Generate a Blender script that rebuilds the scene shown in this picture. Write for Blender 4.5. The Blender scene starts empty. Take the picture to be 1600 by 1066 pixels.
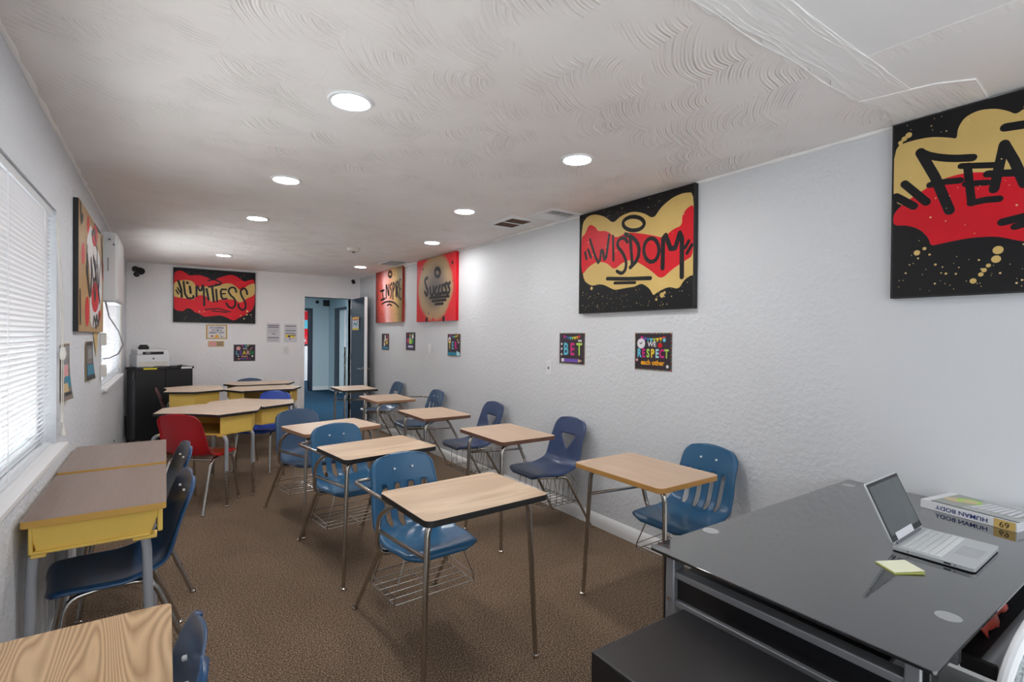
import bpy, bmesh, math, random
from mathutils import Vector, Matrix, geometry

random.seed(7)
SC = bpy.context.scene
COL = SC.collection
PI = math.pi
R = math.radians

# ------------------------------------------------------------------ camera
XL, XR, YF, H = -0.445, 2.761, 8.70, 2.44
CAM_H, YAW, PITCH, ROLL, FPX = 1.455, 0.599, -0.008, 0.009, 792.424
cam = bpy.data.cameras.new('camera')
cam.sensor_fit = 'HORIZONTAL'
cam.sensor_width = 36.0
cam.lens = FPX * 36.0 / 1600.0
cam.clip_start = 0.02
cam_ob = bpy.data.objects.new('camera', cam)
COL.objects.link(cam_ob)
_f = Vector((math.sin(YAW) * math.cos(PITCH), math.cos(YAW) * math.cos(PITCH), math.sin(PITCH)))
_r = Vector((math.cos(YAW), -math.sin(YAW), 0))
_u = _r.cross(_f)
_r2 = math.cos(ROLL) * _r + math.sin(ROLL) * _u
_u2 = -math.sin(ROLL) * _r + math.cos(ROLL) * _u
cam_ob.matrix_world = Matrix(((_r2.x, _u2.x, -_f.x, 0), (_r2.y, _u2.y, -_f.y, 0), (_r2.z, _u2.z, -_f.z, CAM_H), (0, 0, 0, 1)))
SC.camera = cam_ob

# ------------------------------------------------------------------ world, light, exposure
SC.view_settings.view_transform = 'Standard'
SC.view_settings.look = 'None'
SC.view_settings.gamma = 1.0
SC.view_settings.use_curve_mapping = False
SC.view_settings.exposure = 0.26
SC.cycles.use_denoising = True
SC.cycles.max_bounces = 10
SC.cycles.diffuse_bounces = 6
w = bpy.data.worlds.new('daylight')
SC.world = w
w.use_nodes = True
w.node_tree.nodes['Background'].inputs[0].default_value = (0.93, 0.97, 1.0, 1)
w.node_tree.nodes['Background'].inputs[1].default_value = 1.55
LAMP = 124.0           # radiance of the ceiling lamps
DAY = 165.0           # daylight behind each window, watts
def area(name, loc, rot, sx, sy, power, color=(1, 1, 1)):
    l = bpy.data.lights.new(name, 'AREA'); l.shape = 'RECTANGLE'; l.size = sx; l.size_y = sy
    l.energy = power; l.color = color
    o = bpy.data.objects.new(name, l); o.location = loc; o.rotation_euler = rot; COL.objects.link(o)
    return o
for _y, _l, _p in ((1.8, 3.4, DAY), (6.4, 2.6, DAY * 4.8)):      # sky and sunlit ground outside the two windows
    _o = area('window_daylight', (XL - 1.5, _y, 0.35), (0, 0, 0), 1.5, _l, _p, (0.97, 0.98, 1.0))
    _o.rotation_euler = Vector((0.80, 0, 0.60)).to_track_quat('-Z', 'Y').to_euler()
    _o.data.shape = 'RECTANGLE'; _o.data.size = _l; _o.data.size_y = 1.5

# ------------------------------------------------------------------ materials
def lin(c):
    c = c / 255.0
    return c / 12.92 if c <= 0.04045 else ((c + 0.055) / 1.055) ** 2.4
def rgb(r, g, b): return (lin(r), lin(g), lin(b), 1)
M = {}
def mat(name, col, rough=0.5, metal=0.0, spec=0.5, coat=0.0, vary=0.0, vscale=8.0, bump=0.0, bscale=60.0, emit=None, estr=0.0, stretch=None, trans=0.0):
    m = bpy.data.materials.new(name); m.use_nodes = True
    nt = m.node_tree; b = nt.nodes['Principled BSDF']
    c = col if len(col) == 4 else rgb(*col)
    b.inputs['Base Color'].default_value = c
    b.inputs['Roughness'].default_value = rough
    b.inputs['Metallic'].default_value = metal
    b.inputs['Specular IOR Level'].default_value = spec
    b.inputs['Coat Weight'].default_value = coat
    b.inputs['Coat Roughness'].default_value = 0.15
    b.inputs['Transmission Weight'].default_value = trans
    if emit:
        b.inputs['Emission Color'].default_value = emit
        b.inputs['Emission Strength'].default_value = estr
    if vary or bump:
        tc = nt.nodes.new('ShaderNodeTexCoord'); mp = nt.nodes.new('ShaderNodeMapping')
        nt.links.new(tc.outputs['Object'], mp.inputs['Vector'])
        if stretch: mp.inputs['Scale'].default_value = stretch
    if vary:
        n = nt.nodes.new('ShaderNodeTexNoise'); n.inputs['Scale'].default_value = vscale; n.inputs['Detail'].default_value = 5
        nt.links.new(mp.outputs[0], n.inputs['Vector'])
        cr = nt.nodes.new('ShaderNodeValToRGB')
        cr.color_ramp.elements[0].position = 0.3; cr.color_ramp.elements[1].position = 0.7
        cr.color_ramp.elements[0].color = (c[0] * (1 - vary), c[1] * (1 - vary), c[2] * (1 - vary), 1)
        cr.color_ramp.elements[1].color = (min(1, c[0] * (1 + vary)), min(1, c[1] * (1 + vary)), min(1, c[2] * (1 + vary)), 1)
        nt.links.new(n.outputs['Fac'], cr.inputs[0]); nt.links.new(cr.outputs[0], b.inputs['Base Color'])
    if bump:
        n2 = nt.nodes.new('ShaderNodeTexNoise'); n2.inputs['Scale'].default_value = bscale; n2.inputs['Detail'].default_value = 4
        nt.links.new(mp.outputs[0], n2.inputs['Vector'])
        bp = nt.nodes.new('ShaderNodeBump'); bp.inputs['Strength'].default_value = bump; bp.inputs['Distance'].default_value = 0.01
        nt.links.new(n2.outputs['Fac'], bp.inputs['Height']); nt.links.new(bp.outputs[0], b.inputs['Normal'])
    M[name] = m
    return m

def wood(name, c0, c1, scale=3.0, rough=0.4, along='x', dist=3.0, coat=0.0, pos=(0.35, 0.75), fine=0.25):
    """laminate with a printed grain: stretched bands plus fine streaks"""
    m = bpy.data.materials.new(name); m.use_nodes = True
    nt = m.node_tree; b = nt.nodes['Principled BSDF']
    b.inputs['Roughness'].default_value = rough; b.inputs['Coat Weight'].default_value = coat
    tc = nt.nodes.new('ShaderNodeTexCoord'); mp = nt.nodes.new('ShaderNodeMapping')
    nt.links.new(tc.outputs['Object'], mp.inputs['Vector'])
    mp.inputs['Scale'].default_value = (0.35, 2.2, 1) if along == 'x' else (2.2, 0.35, 1)
    n = nt.nodes.new('ShaderNodeTexNoise'); n.inputs['Scale'].default_value = scale; n.inputs['Detail'].default_value = 2
    n.inputs['Distortion'].default_value = 0.4
    nt.links.new(mp.outputs[0], n.inputs['Vector'])
    mul = nt.nodes.new('ShaderNodeMath'); mul.operation = 'MULTIPLY'; mul.inputs[1].default_value = dist * 6
    nt.links.new(n.outputs['Fac'], mul.inputs[0])
    fr = nt.nodes.new('ShaderNodeMath'); fr.operation = 'PINGPONG'; fr.inputs[1].default_value = 1.0; nt.links.new(mul.outputs[0], fr.inputs[0])
    n2 = nt.nodes.new('ShaderNodeTexNoise'); n2.inputs['Scale'].default_value = 40; n2.inputs['Detail'].default_value = 3
    mp2 = nt.nodes.new('ShaderNodeMapping'); nt.links.new(tc.outputs['Object'], mp2.inputs['Vector'])
    mp2.inputs['Scale'].default_value = (0.08, 4, 1) if along == 'x' else (4, 0.08, 1)
    nt.links.new(mp2.outputs[0], n2.inputs['Vector'])
    mx = nt.nodes.new('ShaderNodeMix'); mx.data_type = 'FLOAT'; mx.inputs[0].default_value = fine
    nt.links.new(fr.outputs[0], mx.inputs[2]); nt.links.new(n2.outputs['Fac'], mx.inputs[3])
    cr = nt.nodes.new('ShaderNodeValToRGB')
    cr.color_ramp.elements[0].position = pos[0]; cr.color_ramp.elements[1].position = pos[1]
    cr.color_ramp.elements[0].color = rgb(*c0); cr.color_ramp.elements[1].color = rgb(*c1)
    nt.links.new(mx.outputs[0], cr.inputs[0]); nt.links.new(cr.outputs[0], b.inputs['Base Color'])
    M[name] = m
    return m

mat('trim_white', (226, 227, 228), 0.45)
mat('door_navy', (34, 47, 66), 0.4)
mat('white_plastic', (225, 227, 230), 0.35)
mat('offwhite', (215, 212, 205), 0.4)
mat('white_metal', (214, 218, 222), 0.35)
mat('black_plastic', (20, 21, 24), 0.35)
mat('black_metal', (24, 24, 27), 0.38, vary=0.15, vscale=5)
mat('dark_gap', (12, 12, 14), 0.8)
mat('cabinet_black', (28, 29, 33), 0.45)
mat('cabinet_side_lit', (122, 123, 126), 0.5)  # grey carries the window light on the black cabinet's side
mat('chrome', (190, 188, 185), 0.16, metal=1.0)
mat('dark_chrome', (186, 180, 172), 0.2, metal=1.0)
mat('wire', (170, 166, 160), 0.25, metal=1.0)
mat('silver_paint', (150, 152, 156), 0.4, metal=0.5)
mat('grey_tube', (158, 162, 168), 0.42, metal=0.2)
mat('edge_black', (32, 31, 32), 0.45)
mat('edge_brown', (105, 72, 55), 0.5)
mat('edge_gold', (190, 140, 75), 0.4)
mat('edge_tan', (150, 112, 85), 0.5)
mat('edge_pale', (205, 185, 160), 0.5)
wood('oak_light', (186, 158, 130), (206, 181, 152), 2.5, 0.42, 'x', 1.2, fine=0.45)
wood('oak_plain', (192, 165, 140), (205, 180, 156), 2.0, 0.45, 'x', 0.8, fine=0.6)
wood('oak_grain_y', (158, 122, 84), (208, 176, 136), 1.5, 0.38, 'y', 26.0, pos=(0.05, 0.75), fine=0.3)
wood('walnut', (131, 113, 103), (140, 121, 111), 2.0, 0.36, 'y', 0.5, coat=0.0, fine=0.9)
wood('beige_top', (196, 174, 154), (208, 188, 168), 2.0, 0.45, 'x', 0.7, fine=0.7)
mat('yellow_plastic', (234, 198, 98), 0.42, vary=0.05, vscale=3)
mat('yellow_inside', (196, 156, 62), 0.5)
mat('yellow_edge', (196, 152, 70), 0.45)
mat('blue_shell', (34, 88, 126), 0.3, coat=0.15)
mat('blue_shell_dull', (48, 76, 108), 0.38, coat=0.1)
mat('navy_shell', (42, 62, 100), 0.33, coat=0.12)
mat('deep_blue_shell', (24, 66, 106), 0.3, coat=0.2)
mat('royal_blue_shell', (6, 62, 168), 0.3, coat=0.1)
mat('red_shell', (176, 8, 26), 0.3, coat=0.15)
mat('maroon_shell', (92, 42, 48), 0.35)
mat('slate_shell', (52, 78, 108), 0.35)
mat('paper', (216, 216, 222), 0.7)
mat('ink_grey', (110, 110, 118), 0.7)
mat('canvas_edge', (30, 30, 32), 0.6)
for nm, c in dict(black=(15, 15, 18), gold=(208, 178, 108), red=(206, 6, 30), cream=(222, 196, 140), dark=(26, 28, 31), pink=(222, 158, 160), tan=(176, 142, 92),
                  grey=(122, 112, 104), white=(226, 224, 224), cyan=(96, 190, 214), magenta=(206, 40, 130), lime=(170, 214, 90), yellow=(240, 210, 60),
                  orange=(240, 170, 40), purple=(110, 80, 170), green=(30, 150, 90), teal=(40, 130, 160), board=(58, 48, 56), slate=(58, 62, 72), wood=(206, 178, 130),
                  tape=(222, 212, 60), navyink=(40, 60, 120), rose=(220, 60, 70), mist=(160, 164, 158), glare2=(178, 182, 182), sand=(206, 186, 150), sky=(168, 214, 226), brownred=(176, 62, 50)).items():
    mat('p_' + nm, c, 0.42, spec=0.3, vary=0.06 if nm in ('gold', 'red', 'black', 'tan', 'brownred') else 0, vscale=4)

# glossy black glass of the teacher desk
mat('black_glass', (25, 26, 28), 0.045, spec=0.9, coat=1.0, bump=0.02, bscale=45)
M['black_glass'].node_tree.nodes['Principled BSDF'].inputs['Coat Roughness'].default_value = 0.03
mat('screen', (70, 76, 78), 0.14, spec=0.6)
mat('laptop_silver', (200, 204, 206), 0.35, metal=0.4)
mat('touchpad_grey', (176, 180, 183), 0.4)
mat('disc_grey', (168, 171, 174), 0.4)
mat('keys', (226, 229, 230), 0.5)
mat('sticky_pad', (238, 240, 212), 0.7)
mat('mesh_grey', (150, 158, 162), 0.6, vary=0.5, vscale=160)
mat('yellow_note', (214, 218, 120), 0.7)
mat('orange_red', (206, 74, 54), 0.45)

def emissive(name, col, s):
    m = bpy.data.materials.new(name); m.use_nodes = True
    nt = m.node_tree; nt.nodes.remove(nt.nodes['Principled BSDF'])
    e = nt.nodes.new('ShaderNodeEmission'); e.inputs[0].default_value = col; e.inputs[1].default_value = s
    nt.links.new(e.outputs[0], nt.nodes['Material Output'].inputs[0]); M[name] = m
emissive('lamp_glow', (1.0, 0.985, 0.97, 1), LAMP)
emissive('hall_fill_glow', (0.93, 0.98, 1.0, 1), 36.0)  # glow of the added panels that brighten the view through the doorway

# blind slats: thin vinyl that lets daylight through
def translucent(name, col, f):
    m = bpy.data.materials.new(name); m.use_nodes = True
    nt = m.node_tree; b = nt.nodes['Principled BSDF']; b.inputs['Base Color'].default_value = col; b.inputs['Roughness'].default_value = 0.45
    t = nt.nodes.new('ShaderNodeBsdfTranslucent'); t.inputs[0].default_value = col
    mx = nt.nodes.new('ShaderNodeMixShader'); mx.inputs[0].default_value = f
    nt.links.new(b.outputs[0], mx.inputs[1]); nt.links.new(t.outputs[0], mx.inputs[2])
    nt.links.new(mx.outputs[0], nt.nodes['Material Output'].inputs[0]); M[name] = m
translucent('slat', rgb(226, 224, 226), 0.25)
def glass(name):
    m = bpy.data.materials.new(name); m.use_nodes = True
    nt = m.node_tree; b = nt.nodes['Principled BSDF']; b.inputs['Roughness'].default_value = 0.02; b.inputs['Transmission Weight'].default_value = 1.0
    b.inputs['Base Color'].default_value = (0.95, 0.98, 0.97, 1)
    M[name] = m
glass('window_glass')

def wall_material(name, col, scale, strength, smooth_y=None):
    """white painted knock-down texture"""
    m = bpy.data.materials.new(name); m.use_nodes = True
    nt = m.node_tree; b = nt.nodes['Principled BSDF']; b.inputs['Roughness'].default_value = 0.55
    tc = nt.nodes.new('ShaderNodeTexCoord')
    n = nt.nodes.new('ShaderNodeTexNoise'); n.inputs['Scale'].default_value = scale; n.inputs['Detail'].default_value = 4; n.inputs['Roughness'].default_value = 0.6
    nt.links.new(tc.outputs['Object'], n.inputs['Vector'])
    cr = nt.nodes.new('ShaderNodeValToRGB'); cr.color_ramp.elements[0].position = 0.42; cr.color_ramp.elements[1].position = 0.62
    nt.links.new(n.outputs['Fac'], cr.inputs[0])
    h = cr.outputs[0]
    if smooth_y is not None:
        sp = nt.nodes.new('ShaderNodeSeparateXYZ'); nt.links.new(tc.outputs['Object'], sp.inputs[0])
        mr = nt.nodes.new('ShaderNodeMapRange'); mr.inputs['From Min'].default_value = smooth_y - 0.12; mr.inputs['From Max'].default_value = smooth_y + 0.15
        nt.links.new(sp.outputs['Y'], mr.inputs['Value'])
        mu = nt.nodes.new('ShaderNodeMath'); mu.operation = 'MULTIPLY'
        nt.links.new(h, mu.inputs[0]); nt.links.new(mr.outputs[0], mu.inputs[1]); h = mu.outputs[0]
    bp = nt.nodes.new('ShaderNodeBump'); bp.inputs['Strength'].default_value = strength; bp.inputs['Distance'].default_value = 0.004
    nt.links.new(h, bp.inputs['Height']); nt.links.new(bp.outputs[0], b.inputs['Normal'])
    n2 = nt.nodes.new('ShaderNodeTexNoise'); n2.inputs['Scale'].default_value = 1.3; n2.inputs['Detail'].default_value = 6
    nt.links.new(tc.outputs['Object'], n2.inputs['Vector'])
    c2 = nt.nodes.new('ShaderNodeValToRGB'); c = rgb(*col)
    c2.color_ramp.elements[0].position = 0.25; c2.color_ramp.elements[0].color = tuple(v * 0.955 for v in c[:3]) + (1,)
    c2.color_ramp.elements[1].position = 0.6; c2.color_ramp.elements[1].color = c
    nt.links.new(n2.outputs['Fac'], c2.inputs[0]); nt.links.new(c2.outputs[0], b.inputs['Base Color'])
    M[name] = m
wall_material('wall_paint_brightened', (243, 243, 245), 38, 0.35)  # far wall tone lightened to make up for weak light there
wall_material('wall_paint_right_dimmed', (214, 217, 221), 34, 0.4, smooth_y=1.05)  # right wall tone darkened against the strong lamp light on it
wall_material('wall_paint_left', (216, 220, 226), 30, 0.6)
wall_material('hall_paint', (186, 204, 210), 20, 0.1)

def sprayed(name, stops, radial=None, W=1.08, Hh=0.785):
    """spray paint that fades from one colour into the next across the canvas"""
    m = bpy.data.materials.new(name); m.use_nodes = True
    nt = m.node_tree; b = nt.nodes['Principled BSDF']; b.inputs['Roughness'].default_value = 0.5
    tc = nt.nodes.new('ShaderNodeTexCoord'); mp = nt.nodes.new('ShaderNodeMapping'); nt.links.new(tc.outputs['Object'], mp.inputs['Vector'])
    n = nt.nodes.new('ShaderNodeTexNoise'); n.inputs['Scale'].default_value = 3.5; nt.links.new(tc.outputs['Object'], n.inputs['Vector'])
    ad = nt.nodes.new('ShaderNodeMath'); ad.operation = 'MULTIPLY_ADD'; ad.inputs[1].default_value = 0.22
    if radial:
        cu, cv, ru, rv = radial
        mp.vector_type = 'POINT'; mp.inputs['Location'].default_value = (0, cu * W / (ru * W), -cv * Hh / (rv * Hh)); mp.inputs['Scale'].default_value = (0, 1 / (ru * W), 1 / (rv * Hh))
        ln = nt.nodes.new('ShaderNodeVectorMath'); ln.operation = 'LENGTH'; nt.links.new(mp.outputs[0], ln.inputs[0]); src = ln.outputs['Value']
    else:
        mp.inputs['Scale'].default_value = (0, -1 / W, 0.16)
        sx = nt.nodes.new('ShaderNodeSeparateXYZ'); nt.links.new(mp.outputs[0], sx.inputs[0])
        a2 = nt.nodes.new('ShaderNodeMath'); a2.operation = 'ADD'; nt.links.new(sx.outputs['Y'], a2.inputs[0]); nt.links.new(sx.outputs['Z'], a2.inputs[1]); src = a2.outputs[0]
    nt.links.new(n.outputs['Fac'], ad.inputs[0]); nt.links.new(src, ad.inputs[2])
    stops = [(p * 0.8, c) for p, c in stops]
    dn = nt.nodes.new('ShaderNodeMath'); dn.operation = 'MULTIPLY'; dn.inputs[1].default_value = 0.8; nt.links.new(ad.outputs[0], dn.inputs[0])
    cr = nt.nodes.new('ShaderNodeValToRGB'); e = cr.color_ramp.elements
    e[0].position = stops[0][0]; e[0].color = rgb(*stops[0][1]); e[1].position = stops[-1][0]; e[1].color = rgb(*stops[-1][1])
    for p, c in stops[1:-1]: e.new(p).color = rgb(*c)
    nt.links.new(dn.outputs[0], cr.inputs[0]); nt.links.new(cr.outputs[0], b.inputs['Base Color']); M[name] = m
sprayed('spray_rings', [(0.34, (104, 98, 94)), (0.60, (132, 116, 100)), (0.84, (168, 146, 114)), (1.03, (178, 148, 110)), (1.15, (202, 22, 36))], radial=(0.5, 0.53, 0.45, 0.52))
sprayed('spray_stripes', [(0.10, (54, 50, 40)), (0.28, (178, 56, 44)), (0.44, (204, 96, 84)), (0.58, (226, 176, 178)), (0.74, (206, 142, 116)), (0.92, (182, 150, 92)), (1.12, (120, 104, 66))])

def ceiling_material():
    """plaster combed in rows of overlapping fans"""
    m = bpy.data.materials.new('ceiling_plaster'); m.use_nodes = True
    nt = m.node_tree; b = nt.nodes['Principled BSDF']; b.inputs['Roughness'].default_value = 0.6
    N = lambda t: nt.nodes.new(t)
    def math_(op, a, b_=None):
        n = N('ShaderNodeMath'); n.operation = op
        for i, v in enumerate((a, b_)):
            if v is None: continue
            if isinstance(v, (int, float)): n.inputs[i].default_value = v
            else: nt.links.new(v, n.inputs[i])
        return n.outputs[0]
    tc = N('ShaderNodeTexCoord')
    nz = N('ShaderNodeTexNoise'); nz.inputs['Scale'].default_value = 2.2; nz.inputs['Detail'].default_value = 2
    nt.links.new(tc.outputs['Object'], nz.inputs['Vector'])
    sp = N('ShaderNodeSeparateXYZ'); nt.links.new(tc.outputs['Object'], sp.inputs[0])
    wob = math_('MULTIPLY', math_('SUBTRACT', nz.outputs['Fac'], 0.5), 0.16)
    X = math_('ADD', sp.outputs['X'], wob); Y = math_('ADD', sp.outputs['Y'], wob)
    ry = math_('DIVIDE', Y, 0.42); row = math_('FLOOR', ry); fy = math_('FRACT', ry)
    cx = math_('ADD', math_('DIVIDE', X, 0.32), math_('MULTIPLY', row, 0.37)); col_ = math_('FLOOR', cx); fx = math_('FRACT', cx)
    # fan centre sits on the lower right of every cell, strokes run round it
    dx = math_('MULTIPLY', math_('SUBTRACT', fx, 1.05), 0.32); dy = math_('MULTIPLY', math_('SUBTRACT', fy, -0.15), 0.42)
    d = math_('SQRT', math_('ADD', math_('MULTIPLY', dx, dx), math_('MULTIPLY', dy, dy)))
    rings = math_('SINE', math_('MULTIPLY', d, 470.0))
    rings2 = math_('SINE', math_('MULTIPLY', d, 190.0))
    comb = math_('ADD', math_('MULTIPLY', rings, 0.5), math_('MULTIPLY', rings2, 0.6))
    patchy = N('ShaderNodeTexNoise'); patchy.inputs['Scale'].default_value = 5; nt.links.new(tc.outputs['Object'], patchy.inputs['Vector'])
    pm = N('ShaderNodeMapRange'); pm.inputs['From Min'].default_value = 0.42; pm.inputs['From Max'].default_value = 0.66
    nt.links.new(patchy.outputs['Fac'], pm.inputs['Value'])
    comb = math_('MULTIPLY', comb, pm.outputs[0])
    ridge = math_('MULTIPLY', math_('ADD', fx, math_('MULTIPLY', fy, 0.8)), 1.6)
    hgt = math_('ADD', comb, ridge)
    far = N('ShaderNodeMapRange'); far.inputs['From Min'].default_value = 0.86; far.inputs['From Max'].default_value = 0.95
    nt.links.new(sp.outputs['Y'], far.inputs['Value'])
    hgt = math_('MULTIPLY', hgt, far.outputs[0])
    bp = N('ShaderNodeBump'); bp.inputs['Strength'].default_value = 0.75; bp.inputs['Distance'].default_value = 0.0045
    nt.links.new(hgt, bp.inputs['Height']); nt.links.new(bp.outputs[0], b.inputs['Normal'])
    st = N('ShaderNodeTexNoise'); st.inputs['Scale'].default_value = 0.9; st.inputs['Detail'].default_value = 4
    nt.links.new(tc.outputs['Object'], st.inputs['Vector'])
    c2 = N('ShaderNodeValToRGB')
    c2.color_ramp.elements[0].position = 0.3; c2.color_ramp.elements[0].color = rgb(228, 222, 218)
    c2.color_ramp.elements[1].position = 0.62; c2.color_ramp.elements[1].color = rgb(238, 235, 233)
    nt.links.new(st.outputs['Fac'], c2.inputs[0]); nt.links.new(c2.outputs[0], b.inputs['Base Color'])
    M['ceiling_plaster'] = m
ceiling_material()
mat('ceiling_smooth', (236, 236, 236), 0.55, bump=0.06, bscale=18)
mat('ceiling_joint', (238, 237, 236), 0.55, bump=0.5, bscale=14, stretch=(0.25, 2.6, 1))

def carpet(name, cols, scale):
    m = bpy.data.materials.new(name); m.use_nodes = True
    nt = m.node_tree; b = nt.nodes['Principled BSDF']; b.inputs['Roughness'].default_value = 0.95; b.inputs['Specular IOR Level'].default_value = 0.1
    tc = nt.nodes.new('ShaderNodeTexCoord')
    n = nt.nodes.new('ShaderNodeTexNoise'); n.inputs['Scale'].default_value = scale; n.inputs['Detail'].default_value = 3; n.inputs['Roughness'].default_value = 0.7
    nt.links.new(tc.outputs['Object'], n.inputs['Vector'])
    cr = nt.nodes.new('ShaderNodeValToRGB')
    e = cr.color_ramp.elements; e[0].position = 0.34; e[0].color = rgb(*cols[0]); e[1].position = 0.66; e[1].color = rgb(*cols[2])
    mid = e.new(0.5); mid.color = rgb(*cols[1])
    nt.links.new(n.outputs['Fac'], cr.inputs[0])
    n3 = nt.nodes.new('ShaderNodeTexNoise'); n3.inputs['Scale'].default_value = 1.6; n3.inputs['Detail'].default_value = 5
    nt.links.new(tc.outputs['Object'], n3.inputs['Vector'])
    mr = nt.nodes.new('ShaderNodeMapRange'); mr.inputs['To Min'].default_value = 0.8; mr.inputs['To Max'].default_value = 1.15
    nt.links.new(n3.outputs['Fac'], mr.inputs['Value'])
    mx = nt.nodes.new('ShaderNodeMix'); mx.data_type = 'RGBA'; mx.blend_type = 'MULTIPLY'; mx.inputs[0].default_value = 1
    nt.links.new(cr.outputs[0], mx.inputs[6]); nt.links.new(mr.outputs[0], mx.inputs[7]); nt.links.new(mx.outputs[2], b.inputs['Base Color'])
    bp = nt.nodes.new('ShaderNodeBump'); bp.inputs['Strength'].default_value = 0.9; bp.inputs['Distance'].default_value = 0.006
    nt.links.new(n.outputs['Fac'], bp.inputs['Height']); nt.links.new(bp.outputs[0], b.inputs['Normal'])
    M[name] = m
carpet('carpet_brown', ((54, 41, 32), (116, 97, 80), (190, 168, 146)), 150)
carpet('carpet_blue', ((14, 40, 58), (20, 52, 74), (28, 66, 90)), 120)

# ------------------------------------------------------------------ mesh helpers
def fillet(pts, rad, n=5):
    """round the inner corners of a polyline"""
    pts = [Vector(p) for p in pts]
    out = [pts[0]]
    for i in range(1, len(pts) - 1):
        a, b, c = pts[i - 1], pts[i], pts[i + 1]
        d1 = (a - b); d2 = (c - b)
        r = min(rad, d1.length * 0.48, d2.length * 0.48)
        p1 = b + d1.normalized() * r; p2 = b + d2.normalized() * r
        for k in range(n + 1):
            t = k / n
            out.append((1 - t) ** 2 * p1 + 2 * t * (1 - t) * b + t * t * p2)
    out.append(pts[-1])
    return out

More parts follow.
